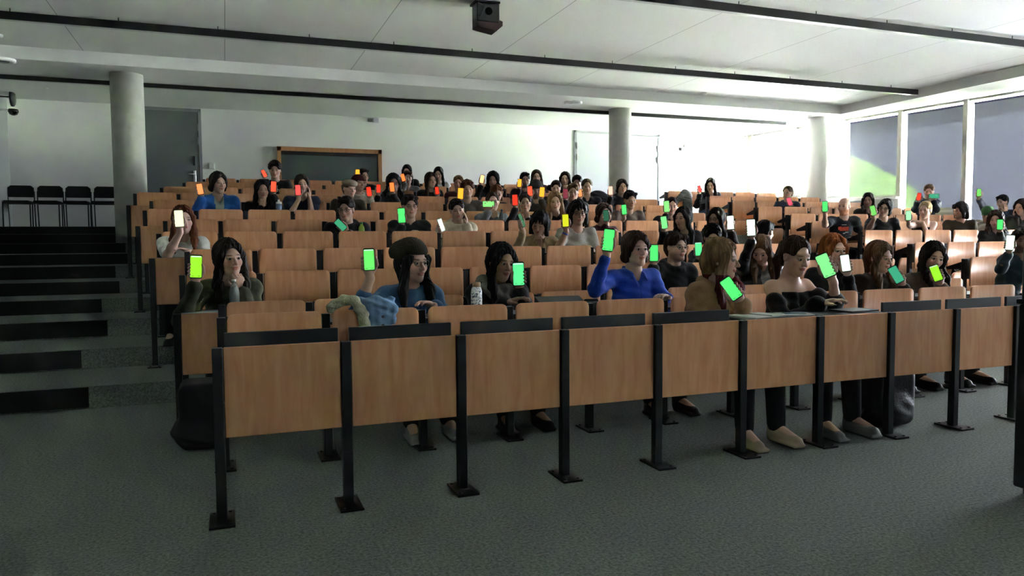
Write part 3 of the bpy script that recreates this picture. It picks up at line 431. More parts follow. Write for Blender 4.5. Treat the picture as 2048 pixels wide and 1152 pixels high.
 {'p': 2, 'hair': 'short', 'hc': 'black', 'sex': 'm', 'top': 'sweater', 'tc': 'plum', 'sk': 2, 'gl': 1, 'beard': 1, 'R': 'desk', 'ph': [['L', [4.789, 12.23, 2.254], [0.037, -0.096, 0.995], [-0.364, -0.928, -0.076], 'Y2', 0.95]], 'sc': 1.1, 'lab': 'bearded person with glasses and plum sweater in an upper row', 'who': 'the bearded person with glasses', 'k': 10, 'h': [4.979, 12.45, 2.327], 'yaw': -13.8, 'id': 'R10d'},
 {'p': 4, 'hair': 'short', 'hc': 'sandy', 'sex': 'm', 'top': 'sweater', 'tc': 'maroon', 'sk': 1, 'L': 'lap', 'R': 'desk', 'ph': [], 'sc': 1.0, 'lab': 'person with short sandy hair in maroon behind the curly auburn head', 'who': '', 'k': 10, 'h': [3.758, 12.45, 2.25], 'yaw': -22.8, 'id': 'R10e'},
 {'p': 10, 'hair': 'curly', 'hc': 'darkbrown', 'sex': 'm', 'top': 'sweater', 'tc': 'black', 'sk': 1, 'R': 'desk', 'ph': [['L', [0.639, 13.128, 2.392], [-0.442, -0.056, 0.895], [0.261, -0.963, 0.068], 'R2', 0.85]], 'sc': 1.25, 'lab': 'person with curly dark hair in black high up in front of the wood-framed window', 'who': 'the person below the wood-framed window', 'k': 11, 'h': [0.829, 13.38, 2.476], 'yaw': -7.5, 'id': 'R11a'},
 {'p': 2, 'hair': 'short', 'hc': 'darkbrown', 'sex': 'm', 'top': 'coat', 'tc': 'black', 'sk': 1, 'R': 'lap', 'ph': [['L', [2.182, 13.24, 2.439], [0.02, -0.093, 0.995], [-0.162, -0.983, -0.088], 'Y2', 1.0]], 'sc': 1.05, 'lab': 'person with dark hair in profile at the corner of the wood-framed window', 'who': 'the person at the window corner', 'k': 11, 'h': [2.308, 13.38, 2.411], 'yaw': 16.2, 'id': 'R11b'},
 {'p': 4, 'hair': 'longloose', 'hc': 'brown', 'sex': 'f', 'top': 'coat', 'tc': 'plum', 'sk': 1, 'L': 'lap', 'R': 'desk', 'sc': 1.1, 'lab': 'person with long brown hair behind the black beanie in the top rows', 'who': '', 'k': 11, 'h': [5.587, 13.38, 2.469], 'yaw': -18.7, 'ph': [], 'id': 'R11c'},
 {'p': 2, 'hair': 'longloose', 'hc': 'brown', 'sex': 'f', 'top': 'coat', 'tc': 'greygreen', 'sk': 1, 'L': 'lap', 'R': 'chin', 'sc': 1.15, 'lab': 'person with long brown hair and grey-green jacket, chin on hand, near the double door', 'who': '', 'k': 11, 'h': [6.183, 13.38, 2.444], 'yaw': -28.8, 'ph': [], 'id': 'R11d'},
 {'p': 10, 'hair': 'short', 'hc': 'darkbrown', 'sex': 'm', 'top': 'coat', 'tc': 'black', 'sk': 1, 'L': 'lap', 'R': 'lap', 'sc': 1.15, 'lab': 'person with dark brown hair bowed, against the grey double door', 'who': '', 'k': 10, 'h': [5.973, 12.41, 2.291], 'yaw': -29.7, 'ph': [], 'id': 'R11e'},
 {'p': 16, 'hair': 'longdark', 'hc': 'darkbrown', 'sex': 'f', 'top': 'coat', 'tc': 'black', 'sk': 1, 'R': 'chin', 'ph': [['L', [9.087, 13.144, 2.287], [-0.207, 0.066, 0.976], [-0.093, -0.995, 0.048], 'R3', 0.95]], 'sc': 1.2, 'lab': 'person with long dark hair, black coat and jeans at the top right row end', 'who': 'the person at the top right row end', 'k': 11, 'h': [9.521, 13.38, 2.394], 'yaw': -41.4, 'id': 'R11f'},
 {'p': 10, 'hair': 'longdark', 'hc': 'black', 'sex': 'f', 'top': 'coat', 'tc': 'black', 'sk': 1, 'L': 'lap', 'R': 'lap', 'sc': 1.0, 'lab': 'person with long black hair in the top row behind an orange phone', 'who': '', 'k': 12, 'h': [3.298, 14.31, 2.596], 'yaw': -23.0, 'ph': [], 'id': 'R12a'},
 {'p': 14, 'hair': 'longdark', 'hc': 'black', 'sex': 'f', 'top': 'tee', 'tc': 'white', 'sk': 1, 'L': 'lap', 'R': 'lap', 'sc': 1.1, 'lab': 'person with very long black hair and a white top in the top row', 'who': '', 'k': 12, 'h': [3.918, 14.31, 2.564], 'yaw': -25.3, 'ph': [], 'id': 'R12b'},
]

ORD = ['zeroth', 'first', 'second', 'third', 'fourth', 'fifth', 'sixth', 'seventh', 'eighth', 'ninth', 'tenth', 'eleventh', 'twelfth', 'thirteenth', 'fourteenth', 'fifteenth', 'sixteenth', 'seventeenth']

# ------------------------------------------------------------------ fixed seating
START = {1: -.03, 2: -.03, 3: -.31, 4: -.31, 5: -.60, 6: -.60, 7: -.88, 8: -.88, 9: -1.16, 10: -.88, 11: -.60, 12: -.31}
END = {1: 6.3, 2: 6.5, 3: 6.3, 4: 6.4, 5: 6.4, 6: 6.5, 7: 6.95, 8: 7.1, 9: 7.15, 10: 6.6, 11: 6.75, 12: 6.5}
RSTART = {3: 8.0, 4: 8.2, 5: 8.32, 6: 8.23, 7: 8.65, 8: 8.75, 9: 8.9, 10: 9.05, 11: 8.68}
def rend(k): return min(wallx(YB(k))-.45, 11.9 if k >= 10 else 99)

def shell(x0, x1, z0, z1, r=.035, bow=.018, th=.012, rb=.008, cols=20):
    # bowed plywood shell with rounded corners, front face at y<0
    m = MB(); W = x1-x0
    ts = sorted(set([0, .01, .02, .035, .055, .08, 1-.08, 1-.055, 1-.035, 1-.02, 1-.01, 1]+[i/cols for i in range(2, cols-1)]))
    F, B = [], []
    for t in ts:
        x = x0+t*W; e = min(t, 1-t)*W
        def drop(rr): return 0 if e >= rr else rr-math.sqrt(max(0, rr*rr-(rr-e)**2))
        a, b2 = z0+drop(rb), z1-drop(r); y = bow*(1-(2*t-1)**2)-bow
        zs = [a, a+(b2-a)*.5, b2]
        F.append([m.bm.verts.new((x, y-th, z)) for z in zs]); B.append([m.bm.verts.new((x, y, z)) for z in zs])
    for i in range(len(ts)-1):
        for j in range(2):
            m.bm.faces.new((F[i][j], F[i+1][j], F[i+1][j+1], F[i][j+1])).smooth = True
            m.bm.faces.new((B[i][j], B[i][j+1], B[i+1][j+1], B[i+1][j])).smooth = True
        m.bm.faces.new((F[i][0], B[i][0], B[i+1][0], F[i+1][0])); m.bm.faces.new((F[i][2], F[i+1][2], B[i+1][2], B[i][2]))
    for i in (0, -1):
        for j in range(2): m.bm.faces.new((F[i][j], F[i][j+1], B[i][j+1], B[i][j]))
    return m
CACHE = {}
def cached(key, fn):
    if key not in CACHE: CACHE[key] = fn()
    return CACHE[key]
def post_mesh(h, back=True):
    m = MB(); m.box(-.0225, .0225, .002, .05, .01, h, .003)
    if back:
        m.prism([(-.12, .40), (.01, .36), (.01, .56), (-.05, .50)], 'x', -.012, .012)     # seat hinge bracket (y,z)
        m.prism([(.04, h-.12), (.04, h-.03), (.26, h-.10), (.24, h-.13)], 'x', -.008, .008)   # desk arm towards the row behind
    return m.mesh('post', M_black)
def plate_mesh():
    m = MB(); m.box(-.055, .055, -.085, .125, 0, .012, .002)
    for sx in (-.035, .035):
        for sy in (-.06, .1): m.cyl((sx, sy, .01), (sx, sy, .018), .008, n=6)
    return m.mesh('base_plate', M_black)
def seat_unit(loc, rise, occupied, flap_open, end_post, label, group):
    o = empty('lecture_seat', loc, label, 'seat', group)
    top = .86+rise
    inst('backrest', cached(('back', rise), lambda: shell(.03, .5365, top-.335, top).mesh('backrest', M_ply)), o)
    if occupied: inst('seat_shell', cached('seatdown', lambda: seat_down()), o)
    else: inst('seat_shell', cached('seatup', lambda: seat_up()), o)
    for q in range(2 if end_post else 1):
        inst('post', cached(('post', rise), lambda: post_mesh(top-.02)), o, (q*P_, 0, 0))
        inst('base_plate', cached('plate', plate_mesh), o, (q*P_, 0, 0))
    if flap_open: inst('desk_flap', cached('flapopen', lambda: flap(True)), o, (0, .06, rise+.77))
    else: inst('desk_flap', cached('flapshut', lambda: flap(False)), o, (0, .06, rise+.77))
    return o
def seat_up():
    m = shell(.045, .52, 0, .27, r=.05, bow=.012, th=.014, rb=.02)
    bmesh.ops.rotate(m.bm, verts=m.bm.verts[:], cent=(0, 0, 0), matrix=Matrix.Rotation(.16, 3, 'X'))
    bmesh.ops.translate(m.bm, verts=m.bm.verts[:], vec=(0, -.035, .37)); return m.mesh('seat_shell', M_ply)
def seat_down():
    m = shell(.045, .52, 0, .37, r=.05, bow=.012, th=.014, rb=.02)
    bmesh.ops.rotate(m.bm, verts=m.bm.verts[:], cent=(0, 0, 0), matrix=Matrix.Rotation(1.52, 3, 'X'))
    bmesh.ops.translate(m.bm, verts=m.bm.verts[:], vec=(0, -.05, .43)); return m.mesh('seat_shell', M_ply)
def flap(opened):
    m = MB()
    if opened: m.box(.03, .54, 0, .27, -.0, .016, .003)
    else: m.box(.03, .54, .004, .02, -.17, .07, .003)
    return m.mesh('desk_flap', M_flap)
seats = []
for k in range(1, 13):
    n = int(round((END[k]-START[k])/P_)); seats.append([k, START[k], n, 'centre'])
    if k in RSTART: seats.append([k, RSTART[k], int((rend(k)-RSTART[k])/P_), 'right'])
def person_in(k, x0, x1): return any(p['k'] == k and x0 <= p['h'][0] < x1 for p in PEOPLE)
for k, x0, n, blk in seats:
    rise = round(FL[k]-FL[k-1], 3)
    for i in range(n):
        x = x0+P_*i; occ = person_in(k, x, x+P_); fo = person_in(k+1, x-.12, x+P_+.12)
        w1 = 'occupied' if occ else 'empty'
        if blk == 'centre': lab = '%s plywood tip-up seat, %s row from the front, %s from the left aisle' % (w1, ORD[k], ORD[i+1])
        else: lab = '%s plywood tip-up seat, right block beyond the aisle, %s row, %s from the aisle' % (w1, ORD[k], ORD[i+1])
        seat_unit((x, YB(k), FL[k-1]), rise, occ, fo, i == n-1, lab, 'plywood tip-up seats of the lecture hall')
# front desks of row one and the half desks at the stepped row ends
def panel_mesh(w_, z0, z1):
    m = MB(); m.box(.025, w_-.025, -.004, .014, z0, z1, .003); return m.mesh('front_panel', M_ply)
fp = post_mesh(.785, False)
NF = 11
OPEN = {5, 6}
for i in range(NF):
    x = -.045+P_*i
    o = empty('front_desk', (x, 3.6, 0), 'front row desk with plywood front and %s flap, %s from the left stairs' % ('lowered' if i in OPEN else 'raised dark', ORD[i+1]), 'desk', 'front row desks')
    inst('front_panel', cached('fpan', lambda: panel_mesh(P_, .375, .785)), o)
    for q in range(2 if i == NF-1 else 1):
        inst('post', fp, o, (q*P_, -.025, 0)); inst('base_plate', cached('plate', plate_mesh), o, (q*P_, -.03, 0))
    if i in OPEN: inst('desk_flap', cached('flapopen', lambda: flap(True)), o, (0, .03, .77))
    else:
        inst('desk_flap', cached('flapfront', lambda: (lambda m: (m.box(.03, .545, .09, .108, .56, .84, .003), m.mesh('desk_flap', M_flap))[1])(MB())), o)
for k in (3, 5, 7, 9):
    y = YB(k)-.84; z = FL[k-2]; rise = FL[k-1]-FL[k-2]
    o = empty('row_end_desk', (START[k]+.0, y, z), 'narrow plywood desk panel at the left stairs in front of the %s row' % ORD[k], 'desk', 'half desks at the stepped left row ends')
    m = MB(); m.box(.025, .275, -.004, .014, rise+.375, rise+.785, .003); m.build('front_panel', M_ply, o)
    m = MB(); m.box(-.0225, .0225, .002-.02, .03, .01, rise+.785, .003); m.build('post', M_black, o)
    inst('base_plate', cached('plate', plate_mesh), o, (0, -.03, 0))
    m = MB(); m.box(.02, .285, .03, .30, rise+.77, rise+.786, .003); m.build('desk_flap', M_flap, o)

# ------------------------------------------------------------------ solid modelling of soft shapes: distance fields turned into quad meshes
class Field:
    def __init__(s, lo, hi, fine, hf, hc):
        s.ax = []
        for a in range(3):
            p = lo[a]; L = [p]
            while p < hi[a]:
                st = hf if any(f[a][0] <= p <= f[a][1] for f in fine) else hc
                if st == hc:      # do not jump over the start of a fine band
                    for f in fine:
                        if p < f[a][0] < p+hc: st = max(hf, f[a][0]-p)
                p += st; L.append(p)
            s.ax.append(np.array(L, dtype=np.float32))
        s.v = np.full([len(a) for a in s.ax], .2, dtype=np.float32)
    def sl(s, lo, hi, mg):
        r = []
        for a in range(3):
            i0 = max(0, np.searchsorted(s.ax[a], lo[a]-mg)-1); i1 = min(len(s.ax[a]), np.searchsorted(s.ax[a], hi[a]+mg)+1)
            if i1-i0 < 1: return None
            r.append(slice(int(i0), int(i1)))
        return tuple(r)
    def grid(s, r): return (s.ax[0][r[0]][:, None, None], s.ax[1][r[1]][None, :, None], s.ax[2][r[2]][None, None, :])
    def put(s, r, d, k, op):
        a = s.v[r]
        if op == 'u':
            if k > 0:
                h = np.clip(.5+.5*(a-d)/k, 0, 1); s.v[r] = a+(d-a)*h-k*h*(1-h)
            else: s.v[r] = np.minimum(a, d)
        else:
            if k > 0:
                h = np.clip(.5-.5*(a+d)/k, 0, 1); s.v[r] = a+(-d-a)*h+k*h*(1-h)
            else: s.v[r] = np.maximum(a, -d)
    def cap(s, a, b, ra, rb=None, k=.01, op='u', mod=None):
        rb = ra if rb is None else rb
        a = np.array(a, float); b = np.array(b, float); R_ = max(ra, rb)
        r = s.sl(np.minimum(a, b)-R_, np.maximum(a, b)+R_, k+.035)
        if r is None: return
        X, Y, Z = s.grid(r); d = b-a; L2 = max(1e-9, float(d@d))
        t = np.clip(((X-a[0])*d[0]+(Y-a[1])*d[1]+(Z-a[2])*d[2])/L2, 0, 1)
        q = np.sqrt((X-a[0]-t*d[0])**2+(Y-a[1]-t*d[1])**2+(Z-a[2]-t*d[2])**2)-(ra+(rb-ra)*t)
        if mod is not None: q = q+mod(X, Y, Z)
        s.put(r, q.astype(np.float32), k, op)
    def ell(s, c, rad, B=None, k=.01, op='u', mod=None):
        c = np.array(c, float); R_ = max(rad); r = s.sl(c-R_, c+R_, k+.035)
        if r is None: return
        X, Y, Z = s.grid(r); X = X-c[0]; Y = Y-c[1]; Z = Z-c[2]
        if B is None: u, v_, w_ = X, Y, Z
        else: u, v_, w_ = [X*e[0]+Y*e[1]+Z*e[2] for e in B]
        p = np.sqrt((u/rad[0])**2+(v_/rad[1])**2+(w_/rad[2])**2); g = np.sqrt((u/rad[0]**2)**2+(v_/rad[1]**2)**2+(w_/rad[2]**2)**2)+1e-6
        q = p*(p-1)/g
        if mod is not None: q = q+mod(X+c[0], Y+c[1], Z+c[2])
        s.put(r, q.astype(np.float32), k, op)
    def slab(s, c, rad, B, rr=.01, k=.005, op='u'):
        c = np.array(c, float); R_ = math.sqrt(sum(x*x for x in rad)); r = s.sl(c-R_, c+R_, k+.03)
        if r is None: return
        X, Y, Z = s.grid(r); X = X-c[0]; Y = Y-c[1]; Z = Z-c[2]
        q = [np.abs(X*e[0]+Y*e[1]+Z*e[2])-(h-rr) for e, h in zip(B, rad)]
        d = np.sqrt(sum(np.maximum(x, 0)**2 for x in q))+np.minimum(np.maximum(np.maximum(q[0], q[1]), q[2]), 0)-rr
        s.put(r, d.astype(np.float32), k, op)
    def mesh(s, name, mats, colfn=None, matfn=None):
        v = s.v; v[[0, -1]] = np.abs(v[[0, -1]])+.01; v[:, [0, -1]] = np.abs(v[:, [0, -1]])+.01; v[:, :, [0, -1]] = np.abs(v[:, :, [0, -1]])+.01
        sg = v < 0; n = np.array(v.shape)-1
        cnt = np.zeros(n, np.int8)
        for dx in (0, 1):
            for dy in (0, 1):
                for dz in (0, 1): cnt += sg[dx:n[0]+dx, dy:n[1]+dy, dz:n[2]+dz]
        I = np.argwhere((cnt > 0) & (cnt < 8))
        if len(I) == 0: return None
        acc = np.zeros((len(I), 3)); num = np.zeros(len(I))
        cs = [(a, b2, c2) for a in (0, 1) for b2 in (0, 1) for c2 in (0, 1)]
        for a in cs:
            for ax in range(3):
                if a[ax]: continue
                b2 = list(a); b2[ax] = 1
                i0 = I+np.array(a); i1 = I+np.array(b2)
                va = v[i0[:, 0], i0[:, 1], i0[:, 2]]; vb = v[i1[:, 0], i1[:, 1], i1[:, 2]]
                m = (va < 0) != (vb < 0); t = np.where(m, va/np.where(m, va-vb, 1), 0)
                pa = np.stack([s.ax[d][i0[:, d]] for d in range(3)], 1); pb = np.stack([s.ax[d][i1[:, d]] for d in range(3)], 1)
                acc += (pa+(pb-pa)*t[:, None])*m[:, None]; num += m
        V = acc/num[:, None]
        idm = np.full(n, -1, np.int64); idm[I[:, 0], I[:, 1], I[:, 2]] = np.arange(len(I))
        Q = []
        for ax in range(3):
            o1, o2 = [(1, 2), (2, 0), (0, 1)][ax]
            s0 = [slice(None)]*3; s1 = [slice(None)]*3; s0[ax] = slice(0, -1); s1[ax] = slice(1, None)
            df = sg[tuple(s0)] != sg[tuple(s1)]; E = np.argwhere(df)
            E = E[(E[:, o1] > 0) & (E[:, o2] > 0) & (E[:, o1] < v.shape[o1]-1) & (E[:, o2] < v.shape[o2]-1)]
            if len(E) == 0: continue
            fl = sg[E[:, 0], E[:, 1], E[:, 2]]
            def cid(d1, d2):
                K = E.copy(); K[:, o1] -= d1; K[:, o2] -= d2; return idm[K[:, 0], K[:, 1], K[:, 2]]
            q = np.stack([cid(1, 1), cid(0, 1), cid(0, 0), cid(1, 0)], 1)
            q[~fl] = q[~fl][:, ::-1]
            Q.append(q)
        Q = np.concatenate(Q); Q = Q[(Q >= 0).all(1)]
        me = bpy.data.meshes.new(name)
        me.vertices.add(len(V)); me.vertices.foreach_set('co', V.astype(np.float32).ravel())
        me.loops.add(len(Q)*4); me.loops.foreach_set('vertex_index', Q.astype(np.int32).ravel())
        me.polygons.add(len(Q)); me.polygons.foreach_set('loop_start', np.arange(0, len(Q)*4, 4, dtype=np.int32))
        me.polygons.foreach_set('use_smooth', np.ones(len(Q), bool))
        for mt in mats: me.materials.append(mt)
        if matfn is not None:
            cc = V[Q].mean(1); me.polygons.foreach_set('material_index', matfn(cc).astype(np.int32))
        me.update(); me.validate()
        if colfn is not None:
            ca = me.color_attributes.new('Col', 'FLOAT_COLOR', 'POINT'); ca.data.foreach_set('color', colfn(V).astype(np.float32).ravel())
        return me
# ------------------------------------------------------------------ building a seated person
SKIN = [(.62, .40, .31), (.54, .335, .25), (.44, .27, .19), (.33, .19, .125)]
HAIRC = {'black': '#0d0b0b', 'darkbrown': '#21150f', 'brown': '#3c281a', 'lightbrown': '#6a4f35', 'greybrown': '#5a4a3c', 'sandy': '#8a6a48', 'blond': '#b2946a', 'auburn': '#6a3618',
         'auburndark': '#4a2518', 'ginger': '#b0622a', 'gingerdark': '#7a4a26', 'red': '#5e1a1c'}
TOPC = {'camel': '#9a7450', 'black': '#0e0e10', 'denimblue': '#3f6592', 'blue': '#1546b8', 'darkbrown': '#2f241c', 'brown': '#62503f', 'olivecamo': '#50523f', 'blackleather': '#101113',
        'darkteal': '#22343c', 'white': '#d8d8d2', 'beige': '#a88f6d', 'lightgrey': '#a9a59d', 'cream': '#cfc5ae', 'maroon': '#46161e', 'navyprint': '#161c24', 'olive': '#4a402a', 'redblack': '#0e0e10',
        'grey': '#7f8388', 'taupe': '#83756a', 'fleece': '#766b5a', 'brightblue': '#1c62b8', 'navy': '#1a2740', 'darkolive': '#38301f', 'greybrown': '#5d5548', 'charcoal': '#34302f', 'offwhite': '#bdb3a8',
        'blackprint': '#101012', 'patchgrey': '#8f918f', 'plum': '#3a2228', 'greygreen': '#6b6f5e'}
M_skin = bpy.data.materials.new('skin'); M_skin.use_nodes = True; nt = M_skin.node_tree; b = nt.nodes['Principled BSDF']
va = nt.nodes.new('ShaderNodeVertexColor'); va.layer_name = 'Col'; nt.links.new(va.outputs[0], b.inputs['Base Color'])
b.inputs['Roughness'].default_value = .5; b.inputs['Specular IOR Level'].default_value = .4
def hairmat(n): return mat('hair_'+n, HAIRC[n], .62, bump=.9, bscale=34, spec=.25, var=.5, vscale=34, stretch=(1, 1, .1))
def topmat(n):
    if n == 'blackleather': return mat('top_'+n, TOPC[n], .3, bump=.5, bscale=18, spec=.6)
    if n == 'olivecamo': return mat('top_'+n, TOPC[n], .9, var=.75, vscale=9, bump=.2, bscale=90)
    if n == 'patchgrey': return mat('top_'+n, TOPC[n], .9, var=.8, vscale=7, bump=.2, bscale=90)
    return mat('top_'+n, TOPC[n], .85, bump=.35, bscale=70, var=.18, vscale=14, sheen=.1)
SCR = {'G': (.10, 1.0, .20), 'G2': (.25, 1.0, .30), 'G2w': (.16, 1.0, .16), 'Gm': (.12, 1.0, .32), 'G3': (.22, .8, .15), 'G4': (.3, 1.0, .25), 'Gw': (.45, 1.2, .55), 'YG': (.36, 1.0, .03), 'W': (1.1, 1.5, 1.15), 'Wy': (1.3, 1.5, .75),
       'D': (.05, .42, .22), 'D2': (.05, .38, .18), 'D3': (.03, .13, .07), 'De': (.03, .16, .06), 'Y': (.75, .80, .02), 'R': (1.0, .05, .02), 'R2': (1.1, .12, .05), 'R3': (1.05, .11, .09), 'O': (1.5, .40, .12),
       'O2': (1.5, .30, .06), 'Y2': (1.5, .60, .04), 'OW': (1.6, .9, .40), 'RD': (.26, .04, .06), 'RW': (1.6, .8, .6), 'P': (1.0, .12, .20)}
CNAME = {'G': 'green', 'G2': 'green', 'G2w': 'green', 'Gm': 'mint green', 'G3': 'green', 'G4': 'green', 'Gw': 'pale green', 'YG': 'yellow-green', 'W': 'white-green', 'Wy': 'yellow-white', 'D': 'dull green', 'D2': 'dull green',
         'D3': 'dim green', 'De': 'dark green', 'Y': 'yellow', 'R': 'red', 'R2': 'red', 'R3': 'red', 'O': 'orange', 'O2': 'orange', 'Y2': 'yellow-orange', 'OW': 'bright orange', 'RD': 'dim red', 'RW': 'pinkish white', 'P': 'pink'}
def screenmat(c): return mat('screen_'+c, (.02, .02, .02), .15, emit=SCR[c], es=.049)
def nrm(v): v = np.array(v, float); return v/np.linalg.norm(v)
XH, YH, ZH = np.array([1., 0, 0]), np.array([0, 1., 0]), np.array([0, 0, 1.])

def ik(S, Wt, L1, L2, pole):
    S = np.array(S, float); Wt = np.array(Wt, float); d = Wt-S; D = np.linalg.norm(d)
    mx = (L1+L2)*.995
    if D > mx: L1, L2 = L1*D/mx, L2*D/mx
    u = d/D; a = (L1*L1-L2*L2+D*D)/(2*D); h = math.sqrt(max(0, L1*L1-a*a)); pl = np.array(pole, float); pl = pl-u*(pl@u); pl = nrm(pl)
    return S+u*a+pl*h

def hand(f, W, d, n, l, curl, spread=1.0, sc_=1.0, thumb=.6):
    # W wrist, d to the fingers, n the way the palm faces, l towards the thumb
    d = nrm(d); n = nrm(n-d*(n@d)); l = nrm(l-d*(l@d)-n*(l@n)); s = sc_
    kn = []
    for i, (lo_, ln) in enumerate(((.030, .088), (.010, .092), (-.011, .087), (-.030, .079))):
        k = W+d*ln*s+l*lo_*s*spread; kn.append(k); f.cap(W+l*lo_*.5*s+d*.01, k, .014*s, .0115*s, .012)
    f.ell(W+d*.05*s+n*.006*s, (.036*s, .045*s, .014*s), (l, d, n), .012)
    for i, k in enumerate(kn):
        L = ((.040, .024, .020), (.045, .028, .021), (.041, .026, .020), (.032, .020, .018))[i]; p = k; a = curl*.5+.06*i*curl
        for j, seg in enumerate(L):
            q = p+(d*math.cos(a)+n*math.sin(a))*seg*s+l*(.004*(1.5-i)*spread*.6)
            f.cap(p, q, (.0098, .0088, .0080)[j]*s, (.0090, .0082, .0068)[j]*s, .004); p = q; a += curl
    t0 = W+d*.022*s+l*.022*s+n*.004; t1 = t0+(l*.8+d*.6+n*thumb*.5)*.036*s; t2 = t1+(l*.25+d*.8+n*thumb)*.028*s; t3 = t2+(d*.8+n*thumb*1.1-l*.15)*.022*s
    f.cap(t0, t1, .0155*s, .0125*s, .012); f.cap(t1, t2, .0115*s, .0100*s, .004); f.cap(t2, t3, .0098*s, .0078*s, .004)
def hand_phone(f, P, U, n, w_, s_):
    # fingers wrap round the edge on side w_, thumb closes on the other edge
    pc = P-U*.048-n*.030+w_*.004
    f.ell(pc, (.040, .048, .017), (w_, U, n), .01); W = P-U*.122-n*.036
    f.cap(W, pc-U*.01, .0245, .029, .02)
    for i in range(4):
        h = -.058+.0225*i; e = .0415 if i < 3 else .041
        A = pc+w_*.018+U*(h+.040)*.75; B_ = P+U*h-n*.013+w_*(e+.001); Cc = P+U*(h+.002)+n*.006+w_*(e+.003); D_ = P+U*(h+.004)+n*.0125+w_*(e-.005)
        f.cap(A, B_, .0105, .0098, .006); f.cap(B_, Cc, .0095, .0088, .003); f.cap(Cc, D_, .0086, .0070, .003)
    T0 = pc-w_*.028-U*.02; T1 = P-U*.035-n*.008-w_*.047; T2 = P-U*.004+n*.006-w_*.045; T3 = P+U*.014+n*.0125-w_*.039
    f.cap(T0, T1, .0165, .0128, .012); f.cap(T1, T2, .0118, .0105, .003); f.cap(T2, T3, .0102, .0080, .003)
    return W

def make_phone(P, U, n, col, sz, label):
    U = nrm(U); n = nrm(n-U*(U@n)); w_ = np.cross(U, n)
    M = Matrix(((w_[0], U[0], n[0], P[0]), (w_[1], U[1], n[1], P[1]), (w_[2], U[2], n[2], P[2]), (0, 0, 0, 1)))
    def body():
        m = MB(); vs = m.box(-.0365, .0365, -.076, .076, -.0045, .0035)
        es = [e for e in m.bm.edges if abs(e.verts[0].co.z-e.verts[1].co.z) > .001]
        bmesh.ops.bevel(m.bm, geom=es, offset=.010, segments=4, affect='EDGES', profile=.5); return m.mesh('phone', mat('phone_black', '#0a0b0c', .3))
    def scr(c):
        m = MB(); m.box(-.0335, .0335, -.069, .068, .0032, .0042)
        es = [e for e in m.bm.edges if abs(e.verts[0].co.z-e.verts[1].co.z) > .0005]
        bmesh.ops.bevel(m.bm, geom=es, offset=.007, segments=3, affect='EDGES', profile=.5); return m.mesh('screen', screenmat(c))
    def bar():
        m = MB(); m.box(-.030, .030, .060, .066, .0043, .0047); return m.mesh('status_bar', mat('bar', (.02, .02, .02), .2, emit=(.75, .8, .95), es=.049))
    def keys():
        m = MB(); m.box(-.026, -.012, -.062, -.059, .0043, .0047); m.box(.012, .026, -.062, -.059, .0043, .0047); return m.mesh('navigation_marks', M_dark)
    def cam_():
        m = MB(); m.box(.006, .030, .038, .068, -.0075, -.0042, .003); return m.mesh('camera_bump', M_dark)
    r = bpy.data.objects.new('phone', None); C.objects.link(r); r.matrix_world = M @ Matrix.Scale(sz, 4); tag(r, label, 'phone', 'phones held up by the audience')
    inst('phone_body', cached('phb', body), r); s = inst('screen', cached('phs'+col, lambda: scr(col)), r)
    if col in ('G', 'G2', 'G2w', 'Gm', 'YG', 'G4'):
        if col in ('G2w', 'YG', 'Gm'): inst('status_bar', cached('phbar', bar), s)
        inst('navigation_marks', cached('phk', keys), s)
    inst('camera_bump', cached('phc', cam_), r)
    return r

